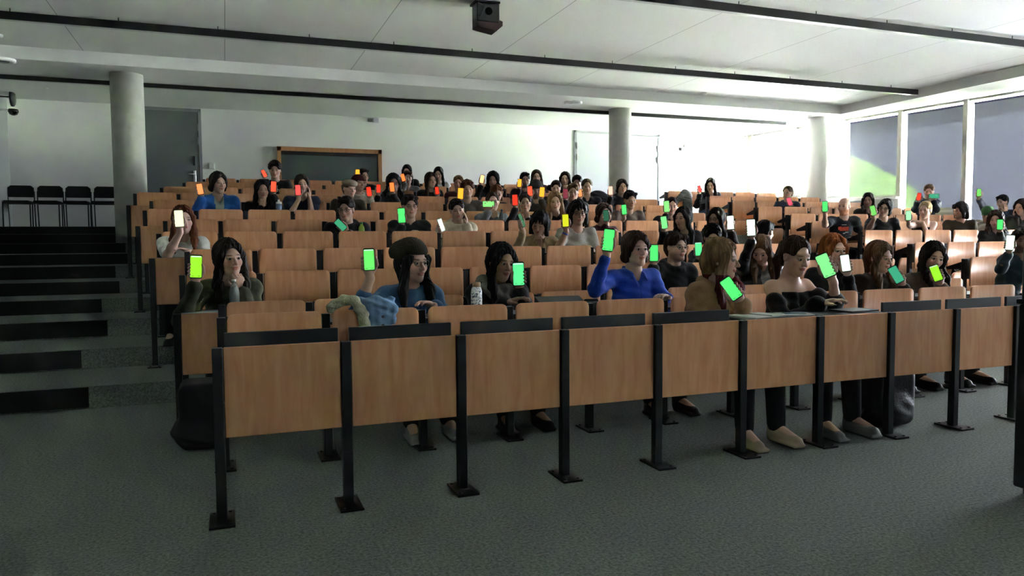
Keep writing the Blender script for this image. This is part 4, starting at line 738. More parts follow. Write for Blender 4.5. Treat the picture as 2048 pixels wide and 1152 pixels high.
def SHOE(i): return mat('pale_boots', '#9c8b72', .7) if i == 'R1a' else (mat('grey_trainers', '#7a7a78', .7) if i in ('R1b', 'R2a') else mat('black_shoes', '#0d0d0e', .5))
rng = random.Random(4)
def person(p):
    near = p.get('near', 0); k = p['k']; F = FL[k-1]; yb = YB(k)
    hd = np.array(p['h']); s = 1.0+(p.get('sc', 1.0)-1)*.55; male = p['sex'] == 'm'
    if near: s *= 1.04
    yaw, pit, rol = [math.radians(p.get(q, 0)) for q in ('yaw', 'p', 'r')]
    fw = np.array([math.sin(yaw), -math.cos(yaw), 0]); ex = np.array([math.cos(yaw), math.sin(yaw), 0])
    ey = fw*math.cos(pit)-ZH*math.sin(pit); up = ZH*math.cos(pit)+fw*math.sin(pit)
    ex, up = ex*math.cos(rol)-up*math.sin(rol), up*math.cos(rol)+ex*math.sin(rol)
    BH = (ex, ey, up)
    def L(x, y, z): return hd+(ex*x+ey*y+up*z)*s
    # skeleton
    N = L(0, -.035, -.125)*.6+(hd+np.array([0, .03, -.165*s]))*.4; N = N-ZH*.02
    H = np.array([hd[0]*1.0, yb-.24, F+.55])
    ty = yaw*.35; tx = np.array([math.cos(ty), math.sin(ty), 0]); tf = np.array([math.sin(ty), -math.cos(ty), 0])
    leather = p['tc'] in ('blackleather', 'darkteal')
    SCn = N-ZH*.055*s+np.array([0, .015, 0]); shw = (.172 if male else .152)*s
    sh = {-1: SCn-tx*shw, 1: SCn+tx*shw}
    # arms
    arms = {}; phs = {('L' if q[0] == 'L' else 'R'): q for q in p['ph']}
    for side, nm in ((-1, 'L'), (1, 'R')):
        S = sh[side]; pole = np.array([side*.45, .1, -1.]); q = phs.get(nm)
        if q is not None:
            P_c, U, n = np.array(q[1]), nrm(q[2]), nrm(q[3]); n = nrm(n-U*(n@U)); w_ = np.cross(U, n)
            ws = w_*side if abs(U[2]) > .4 else w_*side
            z = q[5]; land = abs(U[2]) < .4
            if land:      # phone held sideways: hand below it
                Uh = ZH-n*(ZH@n); Uh = nrm(Uh); wh = np.cross(Uh, n)*side; W = P_c-Uh*.10-n*.03
                arms[side] = ('land', W, (P_c+Uh*.02, Uh, n, wh), S)
            else: W = P_c-U*.122*1.0-n*.036; arms[side] = ('phone', W, (P_c, U, n, ws), S)
            Wt = arms[side][1]
        else:
            pz = p.get(nm, 'lap'); dk = F+.79
            if pz == 'chin': W = L(side*.035, .085, -.215); arms[side] = ('chin', W, None, S)
            elif pz == 'cheek': W = L(side*.085, .055, -.185); arms[side] = ('cheek', W, None, S)
            elif pz == 'shoulder': W = SCn-tx*side*.06+tf*.09+ZH*.03; arms[side] = ('shoulder', W, None, S)
            elif pz == 'desk': W = np.array([hd[0]+side*.07, min(yb-.60, hd[1]-.10), dk+.045]); arms[side] = ('desk', W, None, S)
            elif pz == 'deskin': W = np.array([hd[0]+.12, hd[1]-.16, F+.93]); arms[side] = ('desk', W, None, S)
            elif pz == 'lapout': W = H+np.array([.27, -.22, .10]); arms[side] = ('desk', W, None, S)
            else: W = H+np.array([side*.07, -.27, .075]); arms[side] = ('desk', W, None, S)
            Wt = W
        if arms[side][0] == 'shoulder': pole = np.array([side*.9, -.3, -1.])
        if arms[side][0] in ('chin', 'cheek'): pole = np.array([side*.25, -.15, -1.])
        E = ik(S, Wt, .285*s, .25*s, pole)
        if E[2] < F+.60: E[2] = F+.60
        arms[side] = arms[side]+(E,)
    # grids
    hf, hc = (.0046, .015) if near else ((.0075, .02) if k <= 7 else (.0095, .024))
    pts = [hd, H, N]+[a[1] for a in arms.values()]+[a[4] for a in arms.values()]
    lo = np.min(pts, 0)-.20; hi = np.max(pts, 0)+.20; lo[2] = F-.01; lo[1] = min(lo[1], yb-.88); hi[1] = max(hi[1], yb-.02); hi[2] += .05
    lo[0] = min(lo[0], hd[0]-.32); hi[0] = max(hi[0], hd[0]+.32)
    rs = .14*s; fine = [[(hd[a]-rs, hd[a]+rs) for a in range(3)]]
    for a in arms.values():
        c = a[1]+ (a[2][1]*.07 if a[2] is not None else (ZH*.05 if a[0] in ('chin', 'cheek') else np.zeros(3)))
        fine.append([(c[q]-.085, c[q]+.085) for q in range(3)])
    f = Field(lo, hi, fine, hf, hc)
    # ---- skin body: one continuous surface
    f.ell(H, (.15, .11, .11), None, .05); mid = SCn*.38+H*.62; chest = SCn*.72+H*.28
    f.ell(mid, (.125*s, .09*s, .15*s), None, .06); f.ell(chest, (.14*s, .09*s, .16*s), (tx, tf, ZH), .06)
    f.cap(sh[-1]+tx*.02, sh[1]-tx*.02, .045*s, .045*s, .05)
    f.cap(SCn+ZH*.01, N+ZH*.03, .062*s, .052*s, .03)
    f.cap(N, L(0, -.022, -.05), .050*s if not male else .056*s, .048*s if not male else .054*s, .03)
    for side in (-1, 1):
        kind, W, dat, S, E = arms[side]
        f.cap(S-tx*side*.015, E, .047*s, .036*s, .03); f.cap(E, E+(W-E)*.35, .037*s, .039*s, .02); f.cap(E+(W-E)*.35, W, .039*s, .0255*s, .02)
        kn = np.array([hd[0]+side*.11, yb-.68, F+.53]); an = np.array([kn[0]+side*.01, kn[1]-.02, F+.09])
        f.cap(H+XH*side*.085, kn, .075, .055, .04); f.cap(kn, an, .052, .036, .02); f.cap(an, an+np.array([side*.02, -.15, -.045]), .034, .028, .02)
    # head
    f.ell(L(0, -.018, .028), (.073*s, .092*s, .088*s), BH, .01)
    f.ell(L(0, .018, -.035), (.058*s, .070*s, .082*s), BH, .03)
    f.cap(L(-.046, .006, -.062), L(-.008, .060, -.098), .020*s, .019*s, .028); f.cap(L(.046, .006, -.062), L(.008, .060, -.098), .020*s, .019*s, .028)
    if not male: pass
    else: f.cap(L(-.014, .064, -.1), L(.014, .064, -.1), .015*s, None, .02)
    f.ell(L(-.040, .052, -.030), (.024*s, .024*s, .026*s), BH, .022); f.ell(L(.040, .052, -.030), (.024*s, .024*s, .026*s), BH, .022)
    f.cap(L(-.036, .070, .021), L(.036, .070, .021), .010*s, None, .018)
    for sx in (-1, 1):
        f.ell(L(sx*.031, .092, .001), (.017*s, .013*s, .011*s), BH, .010, 's')
        f.ell(L(sx*.031, .0695, .000), ((.0125 if near else .015)*s, (.0125 if near else .015)*s, (.0115 if near else .0125)*s), BH, .002)
        f.cap(L(sx*.016, .083, .0085), L(sx*.046, .073, .0075), .0042*s, .0036*s, .005)
    f.cap(L(0, .084, .004), L(0, .106, -.033), .0075*s, .0115*s, .008); f.ell(L(-.011, .094, -.036), (.0085*s,)*3, None, .006); f.ell(L(.011, .094, -.036), (.0085*s,)*3, None, .006)
    f.ell(L(0, .0865, -.0585), (.024*s, .0085*s, .0058*s), BH, .005); f.ell(L(0, .0855, -.0695), (.020*s, .0095*s, .0068*s), BH, .005)
    f.cap(L(-.020, .092, -.0635), L(.020, .092, -.0635), .0022*s, None, .003, 's')
    for sx in (-1, 1):
        f.ell(L(sx*.075, -.008, -.008), (.010*s, .020*s, .031*s), BH, .006); f.ell(L(sx*.083, -.001, -.006), (.006*s, .010*s, .017*s), BH, .004, 's')
    # hands
    for side in (-1, 1):
        kind, W, dat, S, E = arms[side]; fd = nrm(W-E)
        if kind == 'phone': hand_phone(f, dat[0], dat[1], dat[2], dat[3], s)
        elif kind == 'land':
            hand(f, W, dat[1], dat[2], -dat[3], .75, 1.1, 1.0, .8)
        elif kind == 'chin': hand(f, W, up*.9-ex*side*.25+ey*.1, -ey, -ex*side, 1.25, .9, 1.0, .9)
        elif kind == 'cheek': hand(f, W, up*.95+ex*side*.05-ey*.1, -ex*side-ey*.3, ey, .35, 1.0, 1.0, .3)
        elif kind == 'shoulder': hand(f, W, -tx*side*.9+ZH*.25+YH*.35, YH*.6-ZH, ZH, .45, 1.0, 1.0, .5)
        else: hand(f, W, fd*.5-XH*side*.6-YH*.2, -ZH, -XH*side*.4-YH, .4, 1.0, 1.0, .3)
    base = np.array(SKIN[p['sk']]); hc_ = np.array(lin(HAIRC[p['hc']])[:3]); beard = p.get('beard')
    def colfn(V):
        q = (V-hd)/s; x, y, z = q@ex, q@ey, q@up; n_ = len(V); c = np.ones((n_, 4)); c[:, :3] = base
        ish = (np.linalg.norm(q, axis=1) < .17)
        def mixc(m, col, a): c[:, :3] = c[:, :3]*(1-(m*a)[:, None])+np.array(col)*(m*a)[:, None]
        g = lambda cx, cz, rx, rz: np.clip(1.3-((np.abs(x)-cx)**2/rx**2+(z-cz)**2/rz**2), 0, 1)*ish*(y > .03)
        mixc(g(.042, -.028, .024, .022), base*np.array([1.08, .80, .78]), .6)
        mixc(np.clip(1.2-(x**2/.014**2+(z+.034)**2/.016**2), 0, 1)*ish*(y > .07), base*np.array([1.08, .8, .78]), .5)
        mixc(np.clip(1.4-(x**2/.025**2+(z+.064)**2/.0115**2), 0, 1)*ish*(y > .06), base*np.array([.92, .48, .48]), .9)
        mixc(g(.031, .022, .021, .0055), hc_*.9+base*.1, .92)
        mixc(g(.031, .003, .020, .0095), base*.55, .5)
        if not near:
            mixc(g(.031, .0, .015, .0065), (.05, .035, .03), .9)
        if beard:
            bm_ = ish*(y > -.02)*np.clip((-.034-z-.25*np.clip(.04-np.abs(x),0,1))/.03, 0, 1)*(np.abs(x) < .075)*(z > -.135)*(1-np.clip(1.25-(x**2/.02**2+(z+.064)**2/.008**2), 0, 1))
            mixc(bm_, hc_, .7 if near == 0 else .38)
        if p['hair'] == 'bald' or p['hair'] == 'buzz':
            pass
        return c
    root = bpy.data.objects.new('person', None); C.objects.link(root); root.location = (float(hd[0]), yb-.3, F); tag(root, p['lab'], 'person', 'audience in the lecture seats')
    inv = Vector(root.location)
    def add(name, me, parent=None):
        if me is None: return None
        me.transform(Matrix.Translation(-inv)); o = bpy.data.objects.new(name, me); C.objects.link(o); o.parent = parent or root; return o
    body = add('body', f.mesh('body', [M_skin], colfn))
    # ---- eyes (near figures)
    if near:
        for sx in (-1, 1):
            m = MB(); c = L(sx*.0305, .0702, -.0005); g_ = nrm(ey)
            q = Vector(g_).to_track_quat('Z', 'Y'); bmesh.ops.create_uvsphere(m.bm, u_segments=16, v_segments=12, radius=.0148*s, matrix=Matrix.Translation(Vector(c)) @ q.to_matrix().to_4x4())
            for fc in m.bm.faces:
                fc.smooth = True; d_ = (fc.calc_center_median()-Vector(c)).normalized().dot(Vector(g_)); fc.material_index = 1 if d_ > .80 else 0
            add('eye', m.mesh('eye', [mat('eye_white', '#9c928a', .5, spec=.2), mat('iris', '#1a110c', .4, spec=.2)]))
    # ---- clothes
    top = p['top']; tc_ = p['tc']; off = {'tee': .014, 'tank': .008, 'shirt': .018, 'sweater': .022, 'hoodie': .025, 'coat': .029, 'offshoulder': .016}[top]
    ph0 = rng.random()*6
    if leather: off = .018
    fa = .0075 if top in ('shirt', 'coat') else .005
    fold = lambda X, Y, Z: fa*np.sin(26*X+ph0+9*np.sin(7*Z+ph0))*np.sin(21*Z+11*Y+ph0*2)+.002*np.sin(70*Z+40*X)
    g = Field(lo, hi, [[(1, 0)]*3], hc*.62, hc*.62)
    g.ell(H+ZH*.03, (.15+off, .12+off, .13+off), None, .05, mod=fold); g.ell(mid, (.130*s+off, .098*s+off, .17*s), None, .06, mod=fold)
    g.ell(chest, (.145*s+off, .098*s+off, .165*s), (tx, tf, ZH), .06, mod=fold)
    if not male: g.ell(chest+tf*(.055+off*.4)-ZH*.035, (.115*s+off*.5, .05*s+off*.5, .06*s+off*.4), (tx, tf, ZH), .03, mod=fold)
    if top not in ('offshoulder', 'tank'): g.cap(sh[-1]+tx*.01, sh[1]-tx*.01, .048*s+off, None, .05, mod=fold); g.cap(SCn-ZH*.02, SCn+ZH*.03, .07*s+off, .055*s+off*.5, .03)
    if top == 'tank':
        for side in (-1, 1): g.cap(SCn+tx*side*.085+tf*.07-ZH*.08, SCn+tx*side*.085-tf*.02+ZH*.045, .014, None, .01)
    for side in (-1, 1):
        kind, W, dat, S, E = arms[side]
        if top == 'tank': continue
        if top == 'tee':
            g.cap(S, S+(E-S)*.62, .054*s+off, .052*s+off, .04, mod=fold); continue
        a0 = S+(E-S)*.38 if top == 'offshoulder' else S
        we = E+(W-E)*(.45 if (p['id'] in ('R1b',) and side == 1) else (.55 if p['id'] == 'R2a' and side == -1 else .93))
        g.cap(a0, E, .048*s+off*.75, .040*s+off*.7, .035, mod=fold); g.cap(E, we, .041*s+off*.7, .030*s+off*.6, .03, mod=fold)
        if top in ('hoodie', 'coat', 'sweater'): g.cap(we-nrm(W-E)*.02, we, .034*s+off*.7, None, .006)
        if top == 'offshoulder': g.cap(we-nrm(W-E)*.03, we, .052*s, .06*s, .01, mod=fold)
    if top == 'offshoulder':
        g.ell(SCn+ZH*.04, (.17*s, .13*s, .095*s), (tx, tf, ZH), .02, 's')
        g.cap(SCn+tf*.14-ZH*.03, SCn+tf*.12-ZH*.13, .03, .008, .02, 's')
    elif top == 'tank': g.ell(SCn+ZH*.02, (.2*s, .09*s, .085*s), (tx, tf, ZH), .01, 's')
    elif top in ('hoodie', 'coat'):
        for q in range(12):     # collar or hood rolled round the neck
            a0 = 2*PI*q/12; a1 = 2*PI*(q+1)/12
            def cp(a, r_=.082): return SCn+tx*math.sin(a)*r_*s*1.1-tf*math.cos(a)*r_*s*.95+ZH*(.045+.03*math.cos(a))*s
            if abs(math.cos(a0)+.95) > .35 or top == 'hoodie': g.cap(cp(a0), cp(a1), .026 if math.cos(a0) < .2 else (.045 if top == 'hoodie' else .03), None, .02, mod=fold)
    # neck opening
    if top not in ('offshoulder', 'tank'):
        r_ = {'tee': .060, 'shirt': .050, 'sweater': .058, 'hoodie': .054, 'coat': .054}[top]*s
        g.cap(N-ZH*.03, N+ZH*.20, r_, r_+.02, .006, 's')
        if top in ('shirt', 'coat'): g.cap(N+tf*.06-ZH*.01, SCn+tf*.14-ZH*.09, .035, .008, .008, 's')
    if top == 'shirt':
        for side in (-1, 1):
            g.cap(SCn+tx*side*.066-tf*.03+ZH*.085*s, SCn+tx*side*.050+tf*.075+ZH*.035, .009, .010, .004); g.cap(SCn+tx*side*.050+tf*.075+ZH*.035, SCn+tx*side*.055+tf*.125-ZH*.015, .013, .006, .006)
            g.cap(SCn+tx*side*.066-tf*.03+ZH*.065*s, SCn+tx*side*.056+tf*.07+ZH*.01, .014, .014, .01)
        g.cap(SCn-tx*.066-tf*.03+ZH*.08*s, SCn-tf*.075+ZH*.085*s, .010, None, .005); g.cap(SCn+tx*.066-tf*.03+ZH*.08*s, SCn-tf*.075+ZH*.085*s, .010, None, .005)
    mats = [topmat(tc_)]; mf = None
    if tc_ == 'redblack':
        mats.append(mat('red_band', '#c01c18', .85)); zc = SCn[2]-.13; mf = lambda c_: (np.abs(c_[:, 2]-zc) < .06).astype(int)
    if tc_ == 'blackleather':
        mats.append(mat('pale_shirt', '#8b908a', .8)); mf = lambda c_: ((np.abs((c_-SCn)@tx-.02) < .045) & ((c_-SCn)@tf > .05)).astype(int)
    if tc_ == 'brightblue':
        mats.append(mat('pale_shirt', '#8b908a', .8)); mf = lambda c_: ((np.abs((c_-SCn)@tx) < .055) & ((c_-SCn)@tf > .05)).astype(int)
    if tc_ == 'camel' or top == 'shirt':
        mats.append(mat('seam_'+tc_, tuple(x*.7 for x in lin(TOPC[tc_])[:3]), .9)); mf = lambda c_: ((np.abs((c_-SCn)@tx) < .008) & ((c_-SCn)@tf > .03)).astype(int)
    nmz = {'tee': 't_shirt', 'tank': 'strappy_top', 'shirt': 'shirt', 'sweater': 'sweater', 'hoodie': 'hoodie', 'coat': 'jacket', 'offshoulder': 'off_shoulder_top'}[top]
    gar = add(nmz, g.mesh(nmz, mats, None, mf))
    # trousers and shoes
    t_ = Field(lo, hi, [[(1, 0)]*3], .022, .022)
    t_.ell(H-ZH*.02, (.165, .13, .12), None, .05)
    for side in (-1, 1):
        kn = np.array([hd[0]+side*.11, yb-.68, F+.53]); an = np.array([kn[0]+side*.01, kn[1]-.02, F+.09])
        t_.cap(H+XH*side*.085, kn, .092, .070, .05); t_.cap(kn, an+ZH*.02, .068, .056, .03)
        to = an+np.array([side*.02, -.165, -.052]); shoe = Field(np.minimum(an, to)-.09, np.maximum(an, to)+.09, [[(1, 0)]*3], .012, .012); shoe.cap(an-ZH*.03, to, .042, .032, .02); shoe.cap(an+YH*.035-ZH*.052, an+YH*.03, .034, .036, .02); shoe.slab(an*.5+to*.5-ZH*.045, (.045, .12, .012), (XH, YH, ZH), .008, .01)
        add('shoe', shoe.mesh('shoe', [SHOE(p['id'])]))
    add('trousers', t_.mesh('trousers', [mat('jeans', '#4a6a94', .85, bump=.3, bscale=90) if p['id'] == 'R11f' else mat('dark_trousers', '#15171b', .9, bump=.3, bscale=80)]))
    # ---- hair
    hs = p['hair']; hlo = hd-np.array([.22, .22, .50]); hhi = hd+np.array([.22, .22, .19]); hv = hf*1.15
    if hs not in ('longdark', 'longloose', 'longred', 'curlylong', 'ponytail'): hlo[2] = hd[2]-.20
    h = Field(hlo, hhi, [[(1, 0)]*3], hv, hv)
    cv = .010 if hs in ('curly', 'curlylong') else .0028; fq = 95 if hs in ('curly', 'curlylong') else 1
    def strand(X, Y, Z):
        a = np.arctan2((X-hd[0])*ex[0]+(Y-hd[1])*ex[1], -((X-hd[0])*ey[0]+(Y-hd[1])*ey[1])+.001)
        if fq == 1: return cv*np.sin(a*30+np.sin(Z*22+ph0)*2.6)+.0018*np.sin(a*67+Z*30)+.004*np.sin(a*7+Z*17+ph0)
        return cv*np.sin(95*X+ph0)*np.sin(95*Y+1)*np.sin(88*Z+ph0)+.004*np.sin(190*X+110*Z)
    thick = {'short': .013, 'medium': .018, 'bob': .018, 'longdark': .014, 'longloose': .017, 'longred': .016, 'curly': .026, 'curlylong': .030, 'ponytail': .010, 'updo': .010, 'bald': 0, 'buzz': .004}[hs]
    if hs != 'bald':
        h.ell(L(0, -.022, .032), ((.076+thick)*s, (.094+thick)*s, (.090+thick)*s), BH, .01, mod=strand)
        if hs not in ('buzz',): h.cap(L(0, -.06, -.03), L(0, -.05, -.085), .058*s+thick*.5, .045*s, .03, mod=strand)
        # clear the face, then rebuild fringe and side locks
        fz = {'short': -.012, 'buzz': .0, 'curly': -.012, 'medium': -.008, 'ponytail': .004, 'updo': .004}.get(hs, -.006)
        h.ell(L(0, .102, fz-.004), (.066*s, .082*s, .088*s), BH, .012, 's')
        if hs in ('short', 'curly', 'buzz', 'ponytail', 'updo'):
            h.slab(L(0, .03, -.085), (.14*s, .080*s, .092*s), BH, .03, .028, 's')   # ears and jaw free
            h.slab(L(0, -.0, -.18), (.16*s, .16*s, .09*s), BH, .01, .01, 's')
        if hs in ('short', 'curly'):
            for x in (-.045, -.015, .02, .05): h.ell(L(x, .056, .090), (.028*s, .032*s, .022*s), BH, .012, mod=strand)
        if hs == 'medium':
            for sx in (-1, 1):
                h.cap(L(sx*.030, .068, .085), L(sx*.074, .045, .025), .020*s, .018*s, .014, mod=strand); h.cap(L(sx*.076, .030, .03), L(sx*.078, -.0, -.085), .020*s, .016*s, .014, mod=strand)
            h.cap(L(-.05, -.06, -.06), L(.05, -.06, -.06), .045*s, None, .02, mod=strand)
        if hs == 'bob':
            for sx in (-1, 1): h.cap(L(sx*.074, .025, .02), L(sx*.084, .012, -.105), .024*s, .022*s, .016, mod=strand); h.cap(L(sx*.07, -.05, -.0), L(sx*.062, -.06, -.115), .040*s, .032*s, .03, mod=strand)
            for x in (-.045, -.015, .015, .045): h.cap(L(x, .066, .088), L(x*1.15, .093, .040), .017*s, .009*s, .012, mod=strand)
        if hs in ('longdark', 'longloose', 'longred', 'curlylong'):
            E_ = .34 if hs in ('longdark', 'longred') else (.20 if hs == 'curlylong' else .30)
            sh_y = SCn
            for sx in (-1, 1):
                a = L(sx*.040, .058, .086); b2 = L(sx*.074, .040, .02); c2 = L(sx*.082, .018, -.085)
                d2 = hd*1.0+tx*sx*(.088*s)+tf*.06-ZH*(.19); e2 = hd+tx*sx*(.085*s)+tf*(.10)-ZH*E_
                if hs == 'curlylong': d2 = hd+tx*sx*(.115*s)+tf*.01-ZH*.15; e2 = hd+tx*sx*.125*s+tf*.03-ZH*E_
                h.cap(a, b2, .014*s, .020*s, .014, mod=strand); h.cap(b2, c2, .022*s+thick*.3, .022*s+thick*.3, .016, mod=strand)
                h.cap(c2, d2, .024*s+thick*.3, .026*s+thick*.3, .02, mod=strand); h.cap(d2, e2, .028*s+thick*.3, .014*s, .02, mod=strand)
            h.cap(L(0, -.07, -.02), hd+YH*.075-ZH*.16, .068*s, .062*s, .03, mod=strand); h.cap(hd+YH*.075-ZH*.16+tx*.03, hd+YH*.085-ZH*E_*.85-tx*.0, .062*s, .04*s, .03, mod=strand)
        if hs in ('longdark', 'longloose', 'longred', 'bob') and hs != 'bob': h.cap(L(0, .085, .075), L(0, .0, .135), .007*s, .004, .012, 's')
        if hs == 'ponytail':
            h.cap(L(0, -.105, .045), L(0, -.135, .035), .026*s, .028*s, .01, mod=strand); h.cap(L(0, -.135, .035), L(.0, -.150, -.07), .032*s, .034*s, .02, mod=strand); h.cap(L(0, -.150, -.07), L(0, -.125, -.19), .034*s, .014*s, .02, mod=strand)
            h.cap(L(.062, .035, .03), L(.072, .028, -.05), .006, .004, .006)
        if hs == 'updo': h.ell(L(0, -.112, .03), (.036*s, .03*s, .034*s), BH, .01, mod=strand)
        hn = p['hc']; hm = [hairmat(hn)]; mfh = None
        if hs == 'longred': hm.append(hairmat('red')); mfh = lambda c_: (c_[:, 2] < hd[2]-.10).astype(int)
        if 'hat' in p:
            c0 = hd; 
            h.ell(L(0, -.02, .095), (.13*s, .15*s, .07*s), BH, .002, 's')
        add('hair', h.mesh('hair', hm, None, mfh))
    elif hs == 'bald':
        h.cap(L(-.072, -.03, -.01), L(.072, -.03, -.01), .002, None, 0); h = None
    # ---- hats, glasses, scarf
    ht = p.get('hat')
    if ht:
        HC = {'olive': '#2f2c1c', 'black': '#08080a', 'green': '#3f6b40', 'tweed': '#8b7d6c', 'maroon': '#4b1218'}[p['hatc']]
        q = Field(hd-.26, hd+.26, [[(1, 0)]*3], hf*1.2, hf*1.2)
        knit = lambda X, Y, Z: .0022*np.sin(np.arctan2(X-hd[0], Y-hd[1])*44)+.001*np.sin(Z*500)
        if ht == 'beanie':
            q.ell(L(0, -.024, .050), (.098*s, .116*s, .104*s), BH, .01, mod=knit)
            if p['id'] == 'R2a': q.ell(L(-.02, -.105, .055), (.075*s, .065*s, .065*s), BH, .04, mod=knit)
            q.slab(L(0, .0, -.085), (.2*s, .2*s, .10*s), BH, .004, .004, 's')
            if p['id'] == 'R2a': q.slab(L(0, .085, -.01), (.2*s, .05*s, .06*s), BH, .004, .02, 's')
        elif ht in ('cap', 'capback'):
            q.ell(L(0, -.015, .052), (.090*s, .108*s, .078*s), BH, .01); q.slab(L(0, .0, -.065), (.2*s, .2*s, .10*s), BH, .004, .004, 's')
            q.ell(L(0, (.125 if ht == 'cap' else .095), .040), (.070*s, (.060 if ht == 'cap' else .045)*s, .008*s), BH, .006)
        elif ht == 'flatcap':
            q.ell(L(0, -.0, .070), (.098*s, .125*s, .050*s), BH, .01); q.ell(L(0, .105, .048), (.060*s, .040*s, .010*s), BH, .012); q.slab(L(0, .0, -.05), (.2*s, .2*s, .08*s), BH, .004, .004, 's')
        add({'beanie': 'knitted_beanie', 'cap': 'cap', 'capback': 'cap', 'flatcap': 'flat_cap'}[ht], q.mesh('hat', [mat('hat_'+p['hatc'], HC, .95, bump=.5, bscale=120)]))
    if p.get('gl'):
        m = MB()
        for sx in (-1, 1):
            ring = [L(sx*.033+.0235*math.cos(t*2*PI/14), .094-.006*abs(math.cos(t*2*PI/14)*1)*(1 if sx*math.cos(t*2*PI/14) > 0 else 0), .0+.0175*math.sin(t*2*PI/14)) for t in range(14)]
            m.tube(ring, .0018*(1 if near else 1.5), 5, closed=True); m.tube([L(sx*.056, .088, .004), L(sx*.078, .05, .004), L(sx*.082, -.005, .004)], .0018*(1 if near else 1.5), 5)
        m.tube([L(-.010, .096, .003), L(0, .099, .006), L(.010, .096, .003)], .0018, 5)
        add('glasses', m.mesh('glasses', mat('spectacle_frame', '#16110f', .3)))
    if p.get('scarf'):
        q = Field(hd-np.array([.3, .3, .5]), hd+np.array([.3, .3, .05]), [[(1, 0)]*3], .009, .009)
        wv = lambda X, Y, Z: .006*np.sin(60*Z+30*X)+.003*np.sin(90*X+40*Y)
        for t in range(14):
            a0, a1 = 2*PI*t/14, 2*PI*(t+1)/14
            fn = lambda a: SCn+tx*math.sin(a)*.115-tf*math.cos(a)*.10+ZH*(.045+.035*math.cos(a))
            q.cap(fn(a0), fn(a1), .048, None, .02, mod=wv)
        q.cap(SCn-tx*.07+tf*.10, SCn+tx*.09+tf*.17-ZH*.14, .045, .055, .03, mod=wv)
        q.cap(SCn+tx*.09+tf*.17-ZH*.14, SCn+tx*.13+tf*.17-ZH*.18, .05, .04, .03, mod=wv)
        q.cap(N, N+ZH*.12, .052, .055, .01, 's')
        add('scarf', q.mesh('scarf', [mat('grey_knit', '#77726a', .95, bump=.6, bscale=60, var=.3, vscale=20)]))
    if p['id'] == 'R5c':
        W = arms[-1][1]; E = arms[-1][4]; d_ = nrm(W-E); m = MB(); m.cyl(W-d_*.03, W-d_*.012, .032, n=16); add('wrist_watch', m.mesh('wrist_watch', mat('watch_blue', '#2c55c8', .4)))
    if tc_ in ('navyprint', 'blackprint') or p['id'] == 'R6f':     # printed marks on the shirt front
        pr = mat('print_orange', '#c8482a', .8) if tc_ == 'navyprint' else mat('print_white', '#c4c8ca', .8)
        m = MB()
        def sq(u0, v0, wd, hh_):
            c = chest+tf*(.098*s+off+.012)+tx*u0+ZH*v0
            m.prism([(-wd/2, -hh_/2), (wd/2, -hh_/2*.8), (wd/2*.9, hh_/2), (-wd/2, hh_/2*.7)], 'y', 0, .004)
            for v in m.bm.verts[-8:]:
                cc = v.co.copy(); v.co = Vector(c+tx*cc.x+ZH*cc.z-tf*cc.y)
        if tc_ == 'navyprint':
            for (u0, v0, wd, hh_) in ((-.06, .02, .05, .05), (-.01, .015, .045, .05), (.04, .02, .05, .045), (0, -.01, .13, .02)): sq(u0, v0, wd, hh_)
            add('shirt_print', m.mesh('shirt_print', pr), gar); m = MB(); sq(.0, .07, .07, .010); sq(.04, -.04, .05, .02); sq(.0, -.055, .03, .015)
            add('shirt_print', m.mesh('shirt_print', mat('print_white', '#c4c8ca', .8)), gar)
        elif tc_ == 'blackprint':
            for (u0, v0, wd, hh_) in ((-.04, -.0, .035, .045), (.0, -.0, .03, .04), (.045, -.0, .035, .04)): sq(u0, v0, wd, hh_)
            add('shirt_print', m.mesh('shirt_print', pr), gar)
        else:
            for (u0, v0, wd, hh_) in ((-.05, -.03, .04, .010), (.0, -.025, .05, .010), (.05, -.02, .04, .010)): sq(u0, v0, wd, hh_)
            add('shirt_print', m.mesh('shirt_print', pr), gar)
    # ---- phones
    for i, q in enumerate(p['ph']):
        who = p['who']; two = '' if len(p['ph']) < 2 else (' in one hand' if 0 else '')
        cn = CNAME[q[4]]; land = abs(q[2][2]) < .4
        lab = 'phone with %s lit screen held %s by %s' % (cn, 'sideways' if land else 'up', who)
        if len(p['ph']) == 2 and CNAME[p['ph'][0][4]] == CNAME[p['ph'][1][4]]: lab = ('left' if i == 0 else 'right')+' '+lab
        make_phone(np.array(q[1]), np.array(q[2]), np.array(q[3]), q[4], q[5], lab)
import time as _t
_t0 = _t.time()
for p in PEOPLE: person(p)
print('people built in %.0fs' % (_t.time()-_t0), 'faces', sum(len(o.data.polygons) for o in bpy.data.objects if o.type == 'MESH'))
# ------------------------------------------------------------------ loose things
# stacking chairs against the rear wall at the top of the stairs
def chair():
    r = bpy.data.objects.new('stacking_chair', None); C.objects.link(r)
    m = MB(); m.box(-.19, .19, -.22, .2, .43, .475, .015, 2); m.build('seat', M_chair, r)
    m = MB()
    pts = [(-.19, .44+.11), (.19, .44+.11), (.205, .60), (.20, .72), (.155, .76), (-.155, .76), (-.20, .72), (-.205, .60)]
    m.prism(pts, 'y', .19, .22); m.build('backrest', M_chair, r)
    for sx in (-1, 1):
        m = MB(); m.tube([(sx*.205, -.20, .0), (sx*.205, -.19, .43)], .011, 8); m.build('leg', M_black, r)
        m = MB(); m.tube([(sx*.205, .24, .0), (sx*.205, .20, .43), (sx*.205, .215, .66)], .011, 8); m.build('leg', M_black, r)
    m = MB(); m.tube([(-.205, -.19, .43), (.205, -.19, .43)], .010, 8); m.tube([(-.205, .2, .43), (.205, .2, .43)], .01, 8); m.tube([(-.205, -.19, .43), (-.205, .2, .43)], .01, 8); m.tube([(.205, -.19, .43), (.205, .2, .43)], .01, 8); m.build('seat_frame', M_black, r)
    return r
c0 = chair()
